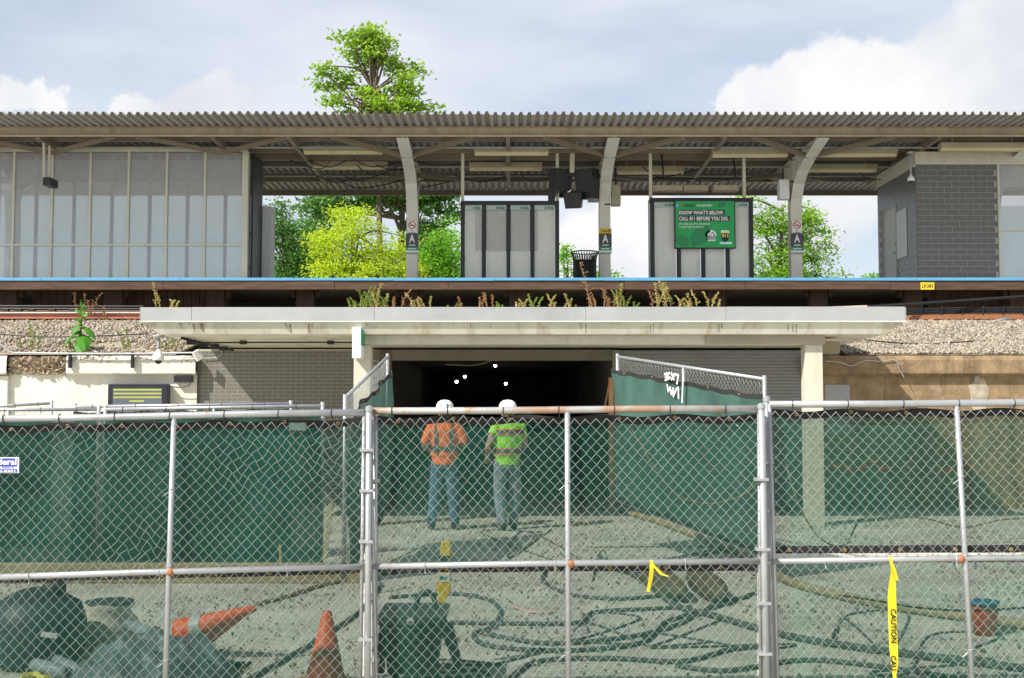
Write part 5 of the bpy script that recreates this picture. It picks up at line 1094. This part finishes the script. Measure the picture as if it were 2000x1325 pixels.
# wood posts with straps at the passage mouth
d = 19.8; t = thing('strapped_post', 'wooden post wrapped with red and green straps at the passage mouth', 'post', (X(1193,d),d,0)); a = at(1193,738,d)
MB().box(a.x-.04, a.x+.04, d-.04, d+.04, 0, a.z).build('post', TIMBERL, t, bevel=.005)
for s, m in ((-.1,RED),(.13,RED),(-.12,GREEN),(.15,GREEN)): MB().bar((a.x+.02*(1 if s > 0 else -1),d-.045,a.z-.02), (a.x+s*1.1,d-.06,a.z-.55), .004, .012).build('strap', m, t)
sv = thing('survey_staff', 'yellowed folding staff leaning behind the left panel', 'staff', at(640,1090,11)); MB().bar(at(646,985,11.2), at(634,1092,11), .045, .012).build('staff', mat('pale_yellow_staff', (.28,.26,.12), .6), sv)
for py in (1000,1030,1060): MB().bar(at(630,py,11.05), at(654,py-2,11.05), .006, .006).build('rung', GALV, sv)
tag(MB().bar(at(546,1063,11), at(549,1098,11), .035, .02).build('wooden_stake', TIMBERL), 'short pale wooden stake upright behind the left panel', 'stake')

# ------------------------------------------------------------------ people
def remesh(mb, vox, name, m, parent, M_):
    me = bpy.data.meshes.new('tmp'); me.from_pydata(mb.v, [], mb.f); o = bpy.data.objects.new('tmp', me); col.objects.link(o)
    md = o.modifiers.new('r', 'REMESH'); md.mode = 'VOXEL'; md.voxel_size = vox; ms = o.modifiers.new('s', 'SMOOTH'); ms.factor = .5; ms.iterations = 4
    dg = bpy.context.evaluated_depsgraph_get(); me2 = bpy.data.meshes.new_from_object(o.evaluated_get(dg)); bpy.data.objects.remove(o); bpy.data.meshes.remove(me)
    me2.name = name; me2.transform(M_); me2.materials.clear(); me2.materials.append(m); me2.polygons.foreach_set('use_smooth', [True]*len(me2.polygons))
    o = bpy.data.objects.new(name, me2); col.objects.link(o); o.parent = parent; W[o] = W[parent]; return o
def person(label, base, yaw, shirt_m, jean_m, stripes, helmet_m, lean, arms, legs, hair_m, shirt_sleeve, vest_trim=None):
    t = thing('person', label, 'person', base, 'construction workers'); M_ = Matrix.Rotation(yaw, 4, 'Z') @ Matrix.Scale(1.06, 4); V = Vector
    tor = [(.94,.175,.125,0),(1.02,.178,.13,0),(1.12,.178,.13,.005),(1.25,.195,.135,.0),(1.38,.205,.13,-.01),(1.45,.185,.105,-.01),(1.50,.11,.08,-.005),(1.54,.066,.062,0)]
    def torso(mb, g, z0=0, z1=9):
        rr = [(z,a,b,y) for z,a,b,y in tor if z0 <= z <= z1]
        mb.loft([((lean*(z-.95),y+.05*(z-.95),z), (a+g,0,0), (0,b+g,0)) for z,a,b,y in rr])
    sh = {s: V((s*.19+lean*.5, .0, 1.44)) for s in (-1,1)}
    body = MB(); torso(body, 0)
    hd = V((lean*.75,.10,1.61)); body.tube([V((lean*.6,.02,1.5)), hd], [.058,.055], 12)
    body.ball(hd+V((0,0,.02)), .115, 18, 14, (.70,.86,1.0)); body.ball(hd+V((0,.10,-.005)), .02, 8, 6, (.8,1,1.3)); body.ball(hd+V((0,.075,-.06)), .03, 8, 6, (1.2,.7,.5))
    for s in (-1,1): body.ball(hd+V((s*.082,.0,.0)), .026, 8, 6, (.5,.8,1.2)); body.ball(hd+V((s*.032,.093,.025)), .012, 8, 6)
    leg = {}
    for s in (-1,1):
        el, wr = arms[s]; el = V(el); wr = V(wr); p = sh[s]
        body.tube(spline([p, el, wr], 6), [.056-.026*i/12 for i in range(13)], 10)
        f = (wr-el).normalized(); u = f.cross(V((0,0,1))).normalized()*-s; w_ = u.cross(f)
        palm = wr+f*.05; body.loft([(wr, u*.026, w_*.018), (wr+f*.04, u*.038, w_*.016), (wr+f*.09, u*.04, w_*.014)])
        for k, L_ in enumerate((.062,.075,.07,.052)):
            q = wr+f*.085+u*(.03-.02*k); body.tube([q, q+f*L_*.55-V((0,0,.012)), q+f*L_*.8-V((0,0,.045))], [.0095,.009,.0075], 8)
        q = wr+f*.03+u*.035; body.tube([q, q+f*.035+u*.028, q+f*.068+u*.03-V((0,0,.01))], [.012,.011,.009], 8)
        kn, an = legs[s]; hp = V((s*.085,0,.93)); kn = V(kn); an = V(an); leg[s] = (hp, kn, an)
        body.tube(spline([hp, kn, an], 6), [.085-.045*i/12 for i in range(13)], 12)
        body.tube([an, an+V((s*.01,.07,-.05)), an+V((s*.015,.16,-.055))], [.042,.04,.03], 10)
    o = remesh(body, .0075, 'body', SKIN, t, M_)
    c = MB(); torso(c, .018, 1.0, 1.5); c.loft([((lean*.02,0,.90), (.178,0,0), (0,.14,0)), ((lean*.07,.0,1.03), (.172,0,0), (0,.132,0))])
    for s in (-1,1):
        el, wr = arms[s]; el = V(el); p = sh[s]; c.tube([p-V((s*.03,0,-.01)), p.lerp(el,.5), p.lerp(el,shirt_sleeve)], [.075,.072,.07], 12)
    shirt = remesh(c, .011, 'shirt', shirt_m[0], t, M_)
    j = MB(); j.loft([((0,0,1.02), (.165,0,0), (0,.125,0)), ((0,0,.93), (.175,0,0), (0,.135,0)), ((0,0,.84), (.165,0,0), (0,.12,0))])
    for s in (-1,1):
        hp, kn, an = leg[s]; j.tube(spline([hp, kn, an+V((0,0,.0))], 6), [.105-.040*i/12 for i in range(13)], 12)
    remesh(j, .011, 'jeans', jean_m, t, M_)
    for s in (-1,1):
        an = leg[s][2]; b = MB(); b.tube([an+V((0,0,.08)), an+V((0,0,.0)), an+V((s*.008,.03,-.04))], [.062,.06,.058], 12); b.loft([(an+V((0,-.07,-.045)), (.042,0,0), (0,0,.035)), (an+V((s*.01,.08,-.048)), (.05,0,0), (0,0,.036)), (an+V((s*.015,.19,-.055)), (.042,0,0), (0,0,.024))]); remesh(b, .01, 'boot', TIMBERD, t, M_)
    def ring(z0, z1, g, m, nm):
        def prof(z):
            for i in range(len(tor)-1):
                if tor[i][0] <= z <= tor[i+1][0]:
                    f = (z-tor[i][0])/(tor[i+1][0]-tor[i][0]); return [tor[i][k]*(1-f)+tor[i+1][k]*f for k in range(4)]
            return tor[0]
        mb = MB(); rr = []
        for q in range(4):
            z = z0+(z1-z0)*q/3; _, a, b, y = prof(z); rr.append(((lean*(z-.95),y+.05*(z-.95),z), (a+g,0,0), (0,b+g,0)))
        mb.loft(rr, False); mb.v = [tuple(M_ @ V(v)+W[t]) for v in mb.v]; mb.build(nm, m, t, smooth=True)
    for z0, z1, g, m, nm in stripes: ring(z0, z1, g, m, nm)
    if shirt_m[1]:
        for s in (-1,1):
            mb = MB(); pts = [V((s*.105+lean*(z-.95), -.155+(.03 if z > 1.4 else 0)+.05*(z-.95)-.0, z)) for z in (1.06,1.15,1.25,1.35,1.42)]+[V((s*.11+lean*.5,-.06,1.50))]
            vs = []
            for p in pts: vs += [p-V((.024,0,0)), p+V((.024,0,0))]
            mb.add(vs, [(2*i,2*i+1,2*i+3,2*i+2) for i in range(len(pts)-1)]); mb.v = [tuple(M_ @ V(v)+W[t]) for v in mb.v]; mb.build('brace_stripe', shirt_m[1], t)
    hr = MB().ball(hd+V((0,-.012,.03)), .118, 18, 12, (.73,.84,.95)); hr.v = [v for v in hr.v]; hr2 = MB(); hr2.v = [tuple(M_ @ V((v[0], min(v[1], hd.y+.045), max(v[2], hd.z-.055)))+W[t]) for v in hr.v]; hr2.f = hr.f; hr2.build('hair', hair_m, t, smooth=True)
    hc = hd+V((0,0,.055)); h = MB(); n = 24; prof = [(1.0,0),(1.0,.03),(.95,.065),(.80,.1),(.5,.128),(.02,.138)]
    b = len(h.v); h.lathe((0,0,0), prof, n); h.v = [tuple(M_ @ V((hc.x+v[0]*.125, hc.y+v[1]*.15, hc.z+v[2]))+W[t]) for v in h.v]
    ho = h.build('helmet', helmet_m, t, smooth=True)
    br = MB(); br.lathe((0,0,0), [(1.0,0),(1.12,-.004),(1.12,-.012),(1.0,-.012)], n, cap=False); br.v = [tuple(M_ @ V((hc.x+v[0]*.127, hc.y+v[1]*.152+(.05*max(0,v[1])), hc.z+v[2]+.012))+W[t]) for v in br.v]; br.build('brim', helmet_m, ho, smooth=True)
    return t, ho, hc, M_
JEAN = mat('blue_jeans', (.09,.15,.23), .85, var=.3, scale=9, bump=.9, bscale=13); JEANL = mat('faded_jeans', (.22,.27,.32), .85, var=.3, scale=9, bump=.9, bscale=13)
VORG = mat('hi_vis_orange', (.90,.18,.04), .7, var=.16, scale=8, bump=.9, bscale=11); VGRN = mat('hi_vis_lime', (.33,.78,.03), .7, var=.16, scale=8, bump=.9, bscale=11); REF = mat('reflective_grey', (.10,.11,.105), .45, var=.1); HAIR = mat('brown_hair', (.06,.04,.025), .8, var=.3)
TSH = mat('dark_tee', (.09,.11,.09), .85, var=.15)
base = Vector((X(868,17.1),17.1,0))
p1 = person('person in orange shirt with grey braces stripes and stickered white helmet', base, .0, (VORG, REF), JEAN, [(1.10,1.15,.030,REF,'waist_stripe')], WHITE, 0.0,
    {-1:((-.275,-.05,1.17),(-.22,.2,1.10)), 1:((.285,-.03,1.18),(.20,.21,1.13))}, {-1:((-.13,.02,.50),(-.17,-.03,.09)), 1:((.12,.02,.50),(.15,.0,.09))}, HAIR, .93)
t, ho, hc, M_ = p1; r = random.Random(3)
for k in range(14):
    a = -math.pi/2+r.uniform(-1.2,1.2); e = r.uniform(.3,1.25); q = M_ @ Vector((hc.x+math.cos(a)*math.cos(e)*.127, hc.y+math.sin(a)*math.cos(e)*.152, hc.z+.02+math.sin(e)*.118))+W[t]; nv = Vector((math.cos(a)*math.cos(e), math.sin(a)*math.cos(e), math.sin(e)))
    MB().lathe(q-nv*.004, [(.018,0),(.018,.004)], 8, nv).build('sticker', (RED, SIGNG, SB)[k % 3], ho)
base = Vector((X(990,17.0),17.0,0))
person('person in lime safety vest with orange edged stripes, white helmet, weight on one leg', base, .25, (VGRN, None), JEANL, [(1.06,1.12,.030,REF,'waist_stripe'),(1.045,1.06,.029,VORG,'stripe_edge'),(1.12,1.135,.029,VORG,'stripe_edge'),(1.33,1.385,.030,REF,'chest_stripe'),(1.315,1.33,.029,VORG,'stripe_edge'),(1.385,1.40,.029,VORG,'stripe_edge')], WHITE, 0.05,
    {-1:((-.275,-.06,1.17),(-.24,.15,1.02)), 1:((.27,.08,1.18),(.15,.28,1.14))}, {-1:((-.10,.03,.50),(-.06,-.02,.09)), 1:((.14,.08,.51),(.12,.12,.09))}, HAIR, .25)
